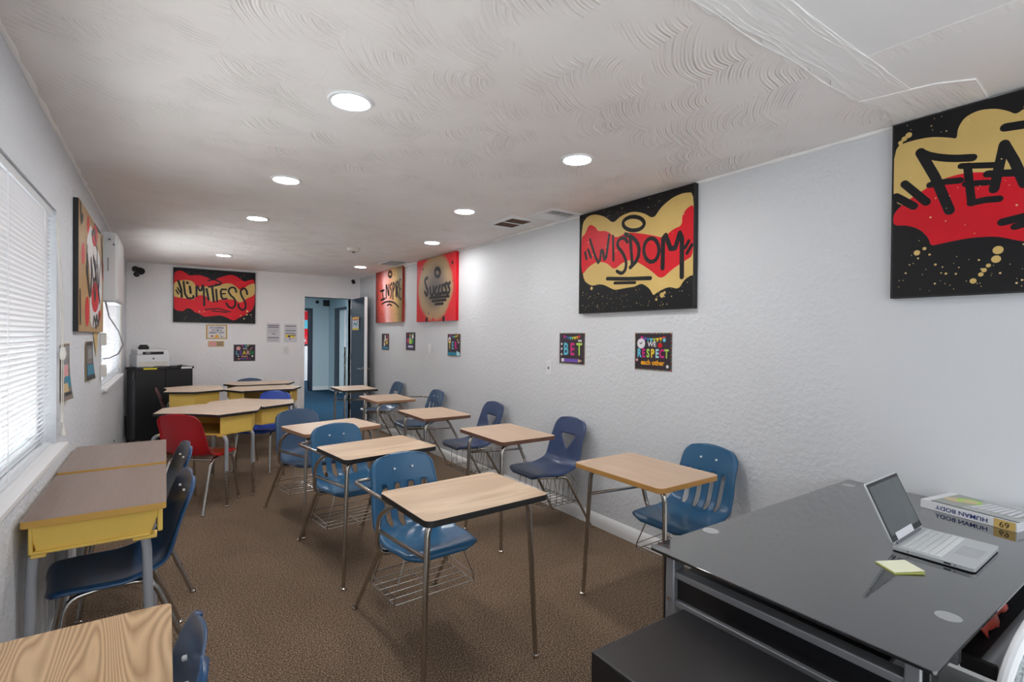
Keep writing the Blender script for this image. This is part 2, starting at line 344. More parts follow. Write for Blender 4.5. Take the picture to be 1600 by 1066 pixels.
class MB:
    def __init__(s): s.v = []; s.f = []; s.m = []
    def add(s, vs, fs, mi=0):
        o = len(s.v); s.v += [tuple(p) for p in vs]
        for f in fs: s.f.append([i + o for i in f]); s.m.append(mi)
        return s
    def box(s, lo, hi, mi=0, rot=None, piv=None):
        x0, y0, z0 = lo; x1, y1, z1 = hi
        vs = [Vector(p) for p in ((x0, y0, z0), (x1, y0, z0), (x1, y1, z0), (x0, y1, z0), (x0, y0, z1), (x1, y0, z1), (x1, y1, z1), (x0, y1, z1))]
        if rot is not None:
            pv = Vector(piv) if piv is not None else (Vector(lo) + Vector(hi)) / 2
            vs = [rot @ (p - pv) + pv for p in vs]
        return s.add(vs, [(3, 2, 1, 0), (4, 5, 6, 7), (0, 1, 5, 4), (1, 2, 6, 5), (2, 3, 7, 6), (3, 0, 4, 7)], mi)
    def tube(s, pts, r, mi=0, n=10, cap=True):
        pts = [Vector(p) for p in pts]; k = len(pts)
        rs = r if isinstance(r, (list, tuple)) else [r] * k
        vs = []; up = None
        for i, p in enumerate(pts):
            t = (pts[min(i + 1, k - 1)] - pts[max(i - 1, 0)]).normalized()
            if up is None:
                up = Vector((0, 0, 1)) if abs(t.z) < 0.9 else Vector((1, 0, 0))
            a = t.cross(up)
            if a.length < 1e-4: a = t.cross(Vector((0.3, 0.9, 0.1)))
            a.normalize(); b = a.cross(t).normalized(); up = b
            for j in range(n):
                th = 2 * PI * j / n
                vs.append(p + (a * math.cos(th) + b * math.sin(th)) * rs[i])
        fs = []
        for i in range(k - 1):
            for j in range(n):
                q = (j + 1) % n
                fs.append((i * n + j, i * n + q, (i + 1) * n + q, (i + 1) * n + j))
        if cap: fs.append(tuple(range(n))[::-1]); fs.append(tuple((k - 1) * n + j for j in range(n)))
        return s.add(vs, fs, mi)
    def prism(s, poly, z0, z1, mi=0, mi_side=None):
        """extrude an outline (x,y) between two heights; concave allowed"""
        n = len(poly); ms = mi if mi_side is None else mi_side
        vs = [(x, y, z0) for x, y in poly] + [(x, y, z1) for x, y in poly]
        tri = geometry.tessellate_polygon([[Vector((x, y, 0)) for x, y in poly]])
        s.add(vs, [(i, (i + 1) % n, n + (i + 1) % n, n + i) for i in range(n)], ms)
        o = len(s.v) - 2 * n
        ar = sum(poly[i][0] * poly[(i + 1) % n][1] - poly[(i + 1) % n][0] * poly[i][1] for i in range(n))
        for t in tri:
            a, b, c = t
            cr = (poly[b][0] - poly[a][0]) * (poly[c][1] - poly[a][1]) - (poly[b][1] - poly[a][1]) * (poly[c][0] - poly[a][0])
            if cr < 0: b, c = c, b
            s.f.append([o + n + a, o + n + b, o + n + c]); s.m.append(mi)
            s.f.append([o + c, o + b, o + a]); s.m.append(ms)
        return s
    def lathe(s, prof, n=24, mi=0, axis='z', at=(0, 0, 0)):
        at = Vector(at); vs = []
        for r, h in prof:
            for j in range(n):
                th = 2 * PI * j / n
                a, b = r * math.cos(th), r * math.sin(th)
                vs.append(at + (Vector((a, b, h)) if axis == 'z' else Vector((h, a, b)) if axis == 'x' else Vector((b, h, a))))
        fs = []
        for i in range(len(prof) - 1):
            for j in range(n):
                q = (j + 1) % n
                fs.append((i * n + j, i * n + q, (i + 1) * n + q, (i + 1) * n + j))
        fs.append(tuple(range(n))[::-1]); fs.append(tuple((len(prof) - 1) * n + j for j in range(n)))
        return s.add(vs, fs, mi)
    def build(s, name, mats, parent=None, loc=None, rz=None, bevel=0.0, smooth=True, ang=35, solid=0.0, subsurf=0):
        me = bpy.data.meshes.new(name)
        me.from_pydata([tuple(p) for p in s.v], [], s.f)
        for m in ([mats] if isinstance(mats, str) else mats): me.materials.append(M[m])
        me.polygons.foreach_set('material_index', s.m)
        bm = bmesh.new(); bm.from_mesh(me)
        bmesh.ops.recalc_face_normals(bm, faces=bm.faces); bm.to_mesh(me); bm.free()
        if smooth:
            me.polygons.foreach_set('use_smooth', [True] * len(me.polygons))
            me.set_sharp_from_angle(angle=R(ang))
        me.update()
        o = bpy.data.objects.new(name, me); COL.objects.link(o)
        if parent is not None: o.parent = parent
        if loc is not None: o.location = loc
        if rz is not None: o.rotation_euler = (0, 0, rz)
        if solid:
            md = o.modifiers.new('thickness', 'SOLIDIFY'); md.thickness = solid; md.offset = 0
        if subsurf:
            md = o.modifiers.new('smooth', 'SUBSURF'); md.levels = subsurf; md.render_levels = subsurf
        if bevel:
            md = o.modifiers.new('bevel', 'BEVEL'); md.width = bevel; md.segments = 2; md.limit_method = 'ANGLE'; md.angle_limit = R(40)
        return o

def thing(name, label, cat, loc=(0, 0, 0), rz=0.0, group=None):
    o = bpy.data.objects.new(name, None); COL.objects.link(o)
    o.empty_display_size = 0.1
    o.location = loc; o.rotation_euler = (0, 0, rz); o['label'] = label; o['category'] = cat
    if group: o['group'] = group
    return o
def tag(o, label, cat, group=None):
    o['label'] = label; o['category'] = cat
    if group: o['group'] = group
    return o
def struct(o):
    o['kind'] = 'structure'; return o
def rrect(w, d, r, n=4):
    """rounded rectangle outline, centred"""
    out = []
    for cx, cy, a0 in ((w / 2 - r, d / 2 - r, 0), (-w / 2 + r, d / 2 - r, 90), (-w / 2 + r, -d / 2 + r, 180), (w / 2 - r, -d / 2 + r, 270)):
        for k in range(n + 1):
            a = R(a0 + 90 * k / n); out.append((cx + r * math.cos(a), cy + r * math.sin(a)))
    return out

class Flat:
    """paint and print laid on a flat thing: outlines, brush strokes, dots and lettering"""
    def __init__(s, o, U, V, W, Hh):
        s.o = Vector(o); s.U = Vector(U).normalized(); s.V = Vector(V).normalized(); s.N = s.U.cross(s.V)
        s.W = W; s.H = Hh; s.mb = MB(); s.mats = []; s.k = 1; s.fixed = False; s.e = 0
    def lift(s):
        l = s.k * 0.00016
        if not s.fixed: s.k += 1
        return l
    def hold(s, on=True):
        if s.fixed and not on: s.k += 1
        s.fixed = on; return s
    def mi(s, m):
        if m not in s.mats: s.mats.append(m)
        return s.mats.index(m)
    def P(s, u, v, lift): return s.o + s.U * (u * s.W) + s.V * (v * s.H) + s.N * lift
    def poly(s, pts, m):
        l = s.lift()
        tri = geometry.tessellate_polygon([[Vector((u * s.W, v * s.H, 0)) for u, v in pts]])
        s.mb.add([s.P(u, v, l) for u, v in pts], [tuple(t) for t in tri], s.mi(m)); return s
    def rect(s, u0, v0, u1, v1, m): return s.poly([(u0, v0), (u1, v0), (u1, v1), (u0, v1)], m)
    def dot(s, u, v, r, m, n=12, ry=None):
        ry = r if ry is None else ry
        return s.poly([(u + r / s.W * math.cos(2 * PI * k / n), v + ry / s.H * math.sin(2 * PI * k / n)) for k in range(n)], m)
    def stroke(s, pts, wd, m):
        """brush stroke of width wd metres with round ends"""
        l = s.lift(); mi = s.mi(m)
        q = [Vector((u * s.W, v * s.H)) for u, v in pts]
        # smooth the polyline once
        if len(q) > 3:
            r = [q[0]]
            for i in range(len(q) - 1):
                r += [q[i] * 0.75 + q[i + 1] * 0.25, q[i] * 0.25 + q[i + 1] * 0.75]
            q = r + [q[-1]]
        for i, p in enumerate(q):
            c = [p + Vector((math.cos(2 * PI * k / 10), math.sin(2 * PI * k / 10))) * wd / 2 for k in range(10)]
            s.e += 1; le = l + s.e * 4e-6
            s.mb.add([s.o + s.U * a.x + s.V * a.y + s.N * le for a in c], [tuple(range(10))], mi)
            if i:
                d = (p - q[i - 1])
                if d.length < 1e-6: continue
                t = Vector((-d.y, d.x)).normalized() * wd / 2
                c = [q[i - 1] + t, q[i - 1] - t, p - t, p + t]
                s.mb.add([s.o + s.U * a.x + s.V * a.y + s.N * (le + 2e-6) for a in c], [(0, 1, 2, 3)], mi)
        return s
    def text(s, txt, u, v, size, m, flip=False, sx=1.0, bold=0.0):
        """lettering centred on (u, v); size = cap height in metres"""
        cu = bpy.data.curves.new('lettering', 'FONT'); cu.body = txt; cu.align_x = 'CENTER'; cu.align_y = 'CENTER'; cu.size = size / 0.7
        cu.offset = bold; cu.resolution_u = 3
        ob = bpy.data.objects.new('lettering', cu); COL.objects.link(ob)
        dg = bpy.context.evaluated_depsgraph_get(); dg.update()
        me = bpy.data.meshes.new_from_object(ob.evaluated_get(dg))
        l = s.lift(); sg = -1 if flip else 1
        s.mb.add([s.P(u, v, l) + s.U * (p.co.x * sx * sg) + s.V * (p.co.y * sg) for p in me.vertices], [tuple(f.vertices) for f in me.polygons], s.mi(m))
        bpy.data.objects.remove(ob); bpy.data.curves.remove(cu); bpy.data.meshes.remove(me)
        return s
    def build(s, name, parent=None):
        return s.mb.build(name, s.mats, parent, smooth=False)

# ------------------------------------------------------------------ the room
T = 0.14
YB = -0.9                     # room left open here; sky light comes in behind the camera for fill
struct(MB().box((XL - T, YB, -0.1), (XR + T, YF + T, 0)).build('floor', 'carpet_brown', smooth=False))
struct(MB().box((XL - T, YB, H), (XR + T, YF + T, H + 0.1)).build('ceiling', 'ceiling_plaster', smooth=False))
W1 = (0.30, 3.33, 0.905, 2.055)
W2 = (5.45, 7.42, 0.985, 2.02)
b = MB()
for y0, y1, z0, z1 in ((YB, W1[0], 0, H), (W1[0], W1[1], 0, W1[2]), (W1[0], W1[1], W1[3], H), (W1[1], W2[0], 0, H), (W2[0], W2[1], 0, W2[2]), (W2[0], W2[1], W2[3], H), (W2[1], YF + T, 0, H)):
    b.box((XL - T, y0, z0), (XL, y1, z1))
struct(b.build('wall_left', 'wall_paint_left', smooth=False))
struct(MB().box((XR, YB, 0), (XR + T, YF + T, H)).build('wall_right', 'wall_paint_right_dimmed', smooth=False))
DX0, DX1, DH = 1.858, 2.602, 2.078
b = MB()
b.box((XL, YF, 0), (DX0, YF + T, H)); b.box((DX1, YF, 0), (XR, YF + T, H)); b.box((DX0, YF, DH), (DX1, YF + T, H))
struct(b.build('wall_far', 'wall_paint_brightened', smooth=False))
# patched plasterboard over the near end of the ceiling
b = MB(); yy = []
for i in range(61):
    x = 0.2 + (XR - 0.2) * i / 60
    yy.append((x, 0.93 + 0.012 * math.sin(i * 1.7) + 0.010 * math.sin(i * 0.53 + 1)))
b.prism(yy + [(XR, 0.77), (0.2, 0.77)], H - 0.004, H + 0.001)
struct(b.build('trim_1', 'ceiling_joint', smooth=False))
b = MB().box((0.2, -0.8, H - 0.0015), (2.02, 0.78, H + 0.001)); b.box((2.06, -0.8, H - 0.0015), (XR, 0.78, H + 0.001))
struct(b.build('trim_2', 'ceiling_smooth', smooth=False))
b = MB().prism([(2.0, 0.79), (2.03, 0.2), (2.0, -0.8), (2.1, -0.8), (2.07, 0.3), (2.1, 0.79)], H - 0.003, H + 0.001)
b.prism([(2.35, 0.93), (2.55, 0.90), (2.76, 0.94), (2.76, 0.62), (2.5, 0.60), (2.42, 0.7)], H - 0.0065, H + 0.001)
for k, (y, xa, xb) in enumerate(((0.935, 0.5, 2.35), (0.918, 0.3, 1.75), (0.90, 0.9, 2.1), (0.868, 0.4, 1.5), (0.80, 0.6, 2.2), (0.775, 0.3, 2.6), (0.79, 1.6, 2.7))):
    pts = [(xa + (xb - xa) * i / 30, y + 0.006 * math.sin(i * 0.8 + k), H - 0.002) for i in range(31)]
    b.tube(pts, [0.0022 + 0.0018 * abs(math.sin(i * 1.3 + k)) for i in range(31)], n=6)
struct(b.build('trim_3', 'ceiling_joint', smooth=False))
# lumpy plaster bead along the top of the right wall
b = MB(); pts = []
for i in range(90):
    y = -0.6 + (YF + 0.6) * i / 89
    pts.append((XR - 0.002, y, H - 0.004))
b.tube(pts, [0.012 + 0.006 * math.sin(i * 2.3) * math.sin(i * 0.7) for i in range(90)], n=8)
struct(b.build('trim_4', 'ceiling_joint'))
b = MB(); pts = [(XL + 0.002, -0.6 + (YF + 0.6) * i / 89, H - 0.004) for i in range(90)]
b.tube(pts, [0.012 + 0.007 * math.sin(i * 2.9) * math.sin(i * 0.9) for i in range(90)], n=8)
struct(b.build('trim_5', 'ceiling_joint'))
# rounded white base along the right wall
b = MB()
prof = [(0, 0), (-0.022, 0), (-0.024, 0.045), (-0.018, 0.075), (-0.006, 0.095), (0, 0.098)]
y0, y1 = -0.8, YF
b.add([(XR + x, y, z) for y in (y0, y1) for x, z in prof], [(i, i + 1, i + 7, i + 6) for i in range(5)] + [(0, 1, 2, 3, 4, 5), (11, 10, 9, 8, 7, 6)])
struct(b.build('baseboard_right', 'trim_white'))
b = MB().box((XL, -0.8, 0), (XL + 0.012, YF, 0.08))
struct(b.build('baseboard_left', 'trim_white', bevel=0.003))
b = MB().box((XL, YF - 0.012, 0), (DX0 - 0.06, YF, 0.08))
struct(b.build('baseboard_far', 'trim_white', bevel=0.003))

# windows with their sills
def window(n, W):
    y0, y1, z0, z1 = W
    x = XL - 0.09
    b = MB(); fw = 0.04
    b.box((x - 0.025, y0, z0), (x + 0.025, y0 + fw, z1)); b.box((x - 0.025, y1 - fw, z0), (x + 0.025, y1, z1))
    b.box((x - 0.025, y0 + fw, z0), (x + 0.025, y1 - fw, z0 + fw)); b.box((x - 0.025, y0 + fw, z1 - fw), (x + 0.025, y1 - fw, z1))
    ym = (y0 + y1) / 2; b.box((x - 0.02, ym - 0.02, z0 + fw), (x + 0.02, ym + 0.02, z1 - fw))
    o = struct(b.build('window_%d' % n, 'white_metal', bevel=0.003))
    MB().box((x - 0.004, y0 + fw, z0 + fw), (x + 0.004, ym - 0.02, z1 - fw)).build('pane', 'window_glass', o, smooth=False)
    MB().box((x - 0.004, ym + 0.02, z0 + fw), (x + 0.004, y1 - fw, z1 - fw)).build('pane', 'window_glass', o, smooth=False)
    sb = MB().box((XL - 0.06, y0 + 0.001, z0 - 0.001), (XL, y1 - 0.001, z0 + 0.004))
    sb.box((XL - 0.001, y0 - 0.03, z0 - 0.018), (XL + 0.042, y1 + 0.03, z0 + 0.004))
    sb.box((XL - 0.001, y0 - 0.02, z0 - 0.035), (XL + 0.014, y1 + 0.02, z0 - 0.018))
    sb.build('sill', 'trim_white', o, bevel=0.004)
    return o
window(1, W1); window(2, W2)

def blind(W, label, ymid):
    """white mini blind, slats turned nearly shut"""
    y0, y1, z0, z1 = W
    t = thing('window_blind', label, 'blind', (XL - 0.028, ymid, z0 + 0.006))
    hz = z1 - z0 - 0.006
    MB().box((-0.018, y0 - ymid + 0.012, hz - 0.034), (0.018, y1 - ymid - 0.012, hz - 0.002)).build('headrail', 'white_metal', t, bevel=0.002)
    MB().box((-0.013, y0 - ymid + 0.014, 0.0), (0.013, y1 - ymid - 0.014, 0.012)).build('bottom_rail', 'white_metal', t, bevel=0.003)
    b = MB(); n = int((hz - 0.055) / 0.0205)
    for i in range(n):
        z = 0.024 + i * (hz - 0.068) / (n - 1)
        a = R(54 - 6 * math.exp(-((z - 0.42) / 0.12) ** 2)); c, s = math.cos(a) * 0.0125, math.sin(a) * 0.0125
        ya, yb = y0 - ymid + 0.014, y1 - ymid - 0.014
        vs = []
        for y in (ya, yb):
            vs += [(-c, y, z - s), (-0.002 * math.sin(a), y, z + 0.002 * math.cos(a)), (c, y, z + s)]
        b.add(vs, [(0, 1, 4, 3), (1, 2, 5, 4)])
    b.build('slats', 'slat', t, smooth=False)
    L = y1 - y0
    for k in range(max(2, int(L / 0.6))):
        b = MB()
        y = y0 - ymid + 0.2 + (L - 0.4) * k / (max(2, int(L / 0.6)) - 1)
        b.tube([(0.0145, y, 0.01), (0.0145, y, hz - 0.03)], 0.0014, n=5)
        b.build('ladder_cord', 'white_plastic', t, smooth=False)
    return t
t = blind(W1, 'wide white slatted blind in the near window above the yellow desks', 1.8)
b = MB(); yc = W1[1] - 1.8 + 0.015
b.tube([(0.032, yc - 0.05, 1.10), (0.036, yc, 0.80), (0.045, yc + 0.01, 0.42)], 0.0022, n=6)
b.tube([(0.032, yc - 0.04, 1.10), (0.046, yc + 0.02, 0.80), (0.05, yc + 0.01, 0.42)], 0.0022, n=6)
b.tube([(0.045, yc + 0.005, 0.44), (0.045, yc, 0.12)], 0.0022, n=6); b.tube([(0.05, yc + 0.018, 0.44), (0.05, yc + 0.012, 0.06)], 0.0022, n=6)
b.tube([(0.046, yc + 0.01, 0.41), (0.048, yc + 0.012, 0.44), (0.05, yc + 0.0, 0.47)], [0.010, 0.016, 0.009], n=8)
b.tube([(0.045, yc, 0.15), (0.045, yc, 0.10)], [0.005, 0.009], n=8); b.tube([(0.05, yc + 0.012, 0.08), (0.05, yc + 0.012, 0.03)], [0.006, 0.013], n=8)
b.build('pull_cord', 'offwhite', t)
t = blind(W2, 'narrow white slatted blind in the far window beside the black cabinet', 6.4)
b = MB(); yc = W2[1] - 6.4 - 0.02
b.tube([(0.03, yc, 1.0), (0.034, yc + 0.005, 0.1)], 0.003, n=6); b.tube([(0.034, yc + 0.005, 0.12), (0.034, yc + 0.005, 0.06)], [0.005, 0.012], n=8)
b.tube([(0.04, yc + 0.03, 1.0), (0.04, yc + 0.03, 0.0)], 0.003, n=6); b.tube([(0.04, yc + 0.03, 0.02), (0.04, yc + 0.03, -0.04)], [0.005, 0.012], n=8)
b.build('pull_cord', 'offwhite', t)

# doorway, open door leaf and the hall behind
b = MB(); fw = 0.055
b.box((DX0 - fw, YF - 0.012, 0), (DX0, YF + T + 0.012, DH)); b.box((DX1, YF - 0.012, 0), (DX1 + fw, YF + T + 0.012, DH)); b.box((DX0 - fw, YF - 0.012, DH), (DX1 + fw, YF + T + 0.012, DH + fw))
struct(b.build('trim_6', 'wall_paint_brightened', bevel=0.003))
leaf = MB().box((0.0, -0.755, 0.012), (0.044, 0.0, DH - 0.012), 0)
d = leaf.build('door_1', ['door_navy', 'trim_white'], loc=(2.604, YF - 0.03, 0), bevel=0.002)
d.rotation_euler = (0, 0, R(-1.5))
struct(d)
MB().box((-0.001, -0.762, 0.012), (0.045, -0.754, DH - 0.012)).build('edge_strip', 'trim_white', d, smooth=False)
b = MB()
for sx, x in ((-1, 0.0), (1, 0.044)):
    b.lathe([(0.028, 0.0), (0.028, 0.008 * sx), (0.012, 0.012 * sx), (0.010, 0.045 * sx)], 14, axis='x', at=(x, -0.70, 0.925))
    b.tube(fillet([(x + 0.042 * sx, -0.70, 0.925), (x + 0.05 * sx, -0.69, 0.925), (x + 0.05 * sx, -0.58, 0.922)], 0.01), [0.009] * 7 + [0.007], n=8) if False else b.tube([(x + 0.048 * sx, -0.712, 0.925), (x + 0.052 * sx, -0.64, 0.927), (x + 0.050 * sx, -0.56, 0.918)], [0.016, 0.014, 0.011], n=10)
b.build('door_handle', 'chrome', d)
b = MB()
for z in (0.25, 1.1, 1.85): b.tube([(-0.006, 0.006, z - 0.05), (-0.006, 0.006, z + 0.05)], 0.007, n=8)
b.build('hinge', 'chrome', d)
b = MB()
for k in range(6): b.box((-0.004, -0.752, 1.45 + k * 0.065), (0.001, -0.725, 1.485 + k * 0.065))
b.build('edge_sticker', 'black_plastic', d, smooth=False)

HY, HX = 14.0, 3.61
struct(MB().box((0.3, YF + T, -0.1), (5.2, 17.2, -0.004)).build('floor_hall', 'carpet_blue', smooth=False))
struct(MB().box((0.3, YF + T, H), (5.2, 17.2, H + 0.1)).build('ceiling_hall', 'ceiling_smooth', smooth=False))
b = MB()
b.box((0.3, HY, 0), (2.2, HY + 0.12, H)); b.box((2.2, HY, 2.09), (3.10, HY + 0.12, H)); b.box((3.10, HY, 0), (HX, HY + 0.12, H))
struct(b.build('wall_hall', 'hall_paint', smooth=False))
b = MB()
b.box((HX, YF + T, 0), (HX + 0.12, 12.42, H)); b.box((HX, 12.42, 2.09), (HX + 0.12, 13.0, H)); b.box((HX, 13.0, 0), (HX + 0.12, HY + 0.12, H))
struct(b.build('wall_hall_right', 'hall_paint', smooth=False))
struct(MB().box((0.18, YF + T, 0), (0.3, 17.2, H)).build('wall_hall_left', 'hall_paint', smooth=False))
struct(MB().box((0.3, 17.2, 0), (5.2, 17.3, H)).build('wall_hall_back', 'wall_paint_brightened', smooth=False))
struct(MB().box((5.2, YF + T, 0), (5.3, 17.3, H)).build('wall_hall_room', 'wall_paint_brightened', smooth=False))
b = MB().box((3.10, HY - 0.03, 0), (3.19, HY + 0.14, 2.09)); b.box((2.11, HY - 0.03, 0), (2.2, HY + 0.14, 2.09)); b.box((2.11, HY - 0.03, 2.09), (3.19, HY + 0.14, 2.16))
struct(b.build('trim_7', 'door_navy', bevel=0.004))
b = MB().box((HX - 0.03, 13.0, 0), (HX + 0.008, 13.34, 2.09)); b.box((HX - 0.03, 12.40, 2.09), (HX + 0.008, 13.34, 2.15))
struct(b.build('trim_8', 'door_navy', bevel=0.004))
b = MB().box((3.19, HY - 0.014, 0), (HX, HY, 0.10)); b.box((HX - 0.014, 13.32, 0), (HX, HY - 0.014, 0.10))
struct(b.build('baseboard_hall', 'trim_white', bevel=0.003))
t = thing('hall_fill_light', 'added unseen ceiling panel brightening the teal hall beyond the open door', 'ceiling light', (2.3, 10.6, H))  # hall lamp added out of view to brighten the doorway
MB().box((-0.32, -0.62, -0.02), (0.32, 0.62, 0)).build('frame', 'white_metal', t, bevel=0.003)
MB().box((-0.29, -0.59, -0.024), (0.29, 0.59, -0.0195)).build('diffuser', 'hall_fill_glow', t, smooth=False)
t = thing('room_fill_light', 'added unseen ceiling panel brightening the room beyond the hall', 'ceiling light', (2.7, 15.6, H))  # second added lamp, out of view, for the room past the hall
MB().box((-0.32, -0.62, -0.02), (0.32, 0.62, 0)).build('frame', 'white_metal', t, bevel=0.003)
MB().box((-0.29, -0.59, -0.024), (0.29, 0.59, -0.0195)).build('diffuser', 'hall_fill_glow', t, smooth=False)
f = Flat((2.35, 17.19, 1.10), (1, 0, 0), (0, 0, 1), 2.0, 1.12)
f.rect(0, 0, 1, 1, 'p_red'); f.rect(0.0, 0.5, 1, 0.75, 'p_cyan'); f.rect(0.0, 0.05, 1, 0.28, 'p_rose'); f.rect(0, 0, 1, 0.06, 'p_slate')
for k in range(7): f.dot(0.1 + k * 0.13, 0.88, 0.06, 'p_pink'); f.dot(0.14 + k * 0.13, 0.16, 0.05, 'p_white')
tag(f.build('wall_poster'), 'red and teal poster seen through the far left hall doorway', 'poster')
t = thing('bookshelf', 'pale shelf with stored items glimpsed inside the hall side room', 'shelf', (4.2, 13.7, 0))
b = MB()
b.box((-0.4, -0.6, 0), (0.4, -0.57, 1.15)); b.box((-0.4, 0.57, 0), (0.4, 0.6, 1.15))
for z in (0.04, 0.34, 0.64, 0.94, 1.13): b.box((-0.4, -0.57, z), (0.4, 0.57, z + 0.02))
b.build('shelf_frame', 'offwhite', t, bevel=0.002)
for nm, px, pz, lb in (('hall_sensor', 3.30, 2.33, 'small black round sensor at the top of the hall wall'), ('hall_camera', 3.56, 2.30, 'square black device high in the corner of the hall')):
    b = MB()
    if nm == 'hall_sensor': b.lathe([(0.03, 0), (0.045, -0.03), (0.04, -0.06), (0.0, -0.075)], 14, axis='y', at=(px, HY, pz))
    else: b.box((px - 0.11, HY - 0.09, pz - 0.07), (px + 0.04, HY - 0.001, pz + 0.09))
    tag(b.build(nm, 'black_plastic', bevel=0.004), lb, 'sensor')

# ------------------------------------------------------------------ ceiling fittings
def lamp(x, y, label):
    t = thing('recessed_light', label, 'ceiling light', (x, y, H), 0, 'recessed ceiling lights')
    MB().lathe([(0.074, 0.0), (0.074, -0.006), (0.080, -0.009), (0.090, -0.008), (0.094, -0.002), (0.094, 0.0)], 36).build('trim_ring', 'white_plastic', t)
    MB().lathe([(0.073, -0.001), (0.073, -0.0055), (0.0005, -0.0056)], 36).build('diffuser', 'lamp_glow', t)
for x, y, s in ((0.639, 2.153, 'nearest and largest round ceiling light above the front middle desk'),
                (0.628, 3.479, 'second round ceiling light in the left row from the camera'),
                (0.636, 4.767, 'third round ceiling light in the left row from the camera'),
                (0.595, 7.249, 'farthest round ceiling light in the left row near the far wall'),
                (1.875, 2.123, 'nearest round ceiling light in the right row beside the big black paintings'),
                (1.935, 3.511, 'round ceiling light just left of the dark two-panel vent'),
                (2.306, 4.885, 'round ceiling light above the red-edged painting'),
                (2.297, 7.232, 'farthest round ceiling light in the right row near the door')):
    lamp(x, y, s)
t = thing('return_vent', 'square white ceiling vent with two dark grilles', 'vent', (2.455, 3.61, H))
b = MB(); b.box((-0.155, -0.21, -0.010), (0.155, -0.15, 0)); b.box((-0.155, 0.15, -0.010), (0.155, 0.21, 0)); b.box((-0.155, -0.15, -0.010), (-0.10, 0.15, 0)); b.box((0.10, -0.15, -0.010), (0.155, 0.15, 0)); b.box((-0.10, -0.012, -0.010), (0.10, 0.012, 0))
b.build('frame', 'trim_white', t, bevel=0.002)
b = MB().box((-0.10, -0.15, -0.004), (0.10, 0.15, -0.001)); b.build('backing', 'dark_gap', t, smooth=False)
b = MB()
for k in range(14):
    x = -0.093 + k * 0.0143
    for y0, y1 in ((-0.148, -0.014), (0.014, 0.148)): b.box((x - 0.0015, y0, -0.009), (x + 0.0015, y1, -0.003))
b.build('grille', 'edge_brown', t, smooth=False)
t = thing('supply_vent', 'white louvred ceiling vent closest to the cloud painting', 'vent', (2.58, 3.19, H))
b = MB(); b.box((-0.16, -0.16, -0.008), (0.16, -0.125, 0)); b.box((-0.16, 0.125, -0.008), (0.16, 0.16, 0)); b.box((-0.16, -0.125, -0.008), (-0.125, 0.125, 0)); b.box((0.125, -0.125, -0.008), (0.16, 0.125, 0)); b.box((-0.125, -0.03, -0.008), (0.125, -0.02, 0))
b.build('frame', 'trim_white', t, bevel=0.002)
MB().box((-0.125, -0.125, -0.002), (0.125, 0.125, -0.0005)).build('backing', 'dark_gap', t, smooth=False)
b = MB()
for k in range(5): b.box((-0.125, 0.0 + k * 0.026, -0.014), (0.125, 0.004 + k * 0.026, -0.001), rot=Matrix.Rotation(R(50), 3, 'X'))
for k in range(8): b.box((-0.115 + k * 0.031, -0.12, -0.013), (-0.111 + k * 0.031, -0.03, -0.001), rot=Matrix.Rotation(R(45), 3, 'Y'))
b.build('louvre', 'trim_white', t, smooth=False)
t = thing('supply_vent', 'pale ceiling vent above the far tall graffiti painting', 'vent', (2.53, 6.55, H))
b = MB(); b.box((-0.15, -0.22, -0.008), (0.15, -0.18, 0)); b.box((-0.15, 0.18, -0.008), (0.15, 0.22, 0)); b.box((-0.15, -0.18, -0.008), (-0.11, 0.18, 0)); b.box((0.11, -0.18, -0.008), (0.15, 0.18, 0))
b.build('frame', 'trim_white', t, bevel=0.002)
MB().box((-0.11, -0.18, -0.002), (0.11, 0.18, -0.0005)).build('backing', 'dark_gap', t, smooth=False)
b = MB()
for k in range(9): b.box((-0.11, -0.17 + k * 0.04, -0.012), (0.11, -0.135 + k * 0.04, -0.009), rot=Matrix.Rotation(R(14), 3, 'X'))
b.build('louvre', 'trim_white', t, smooth=False)
t = thing('smoke_detector', 'round white smoke detector on the ceiling near the far wall', 'smoke detector', (1.747, 5.75, H))
MB().lathe([(0.075, 0.0), (0.075, -0.012), (0.068, -0.02), (0.062, -0.034), (0.030, -0.042), (0.0, -0.042)], 28).build('body', 'offwhite', t)
MB().lathe([(0.016, -0.041), (0.014, -0.05), (0.0, -0.051)], 12).build('sensor_tip', 'black_plastic', t)

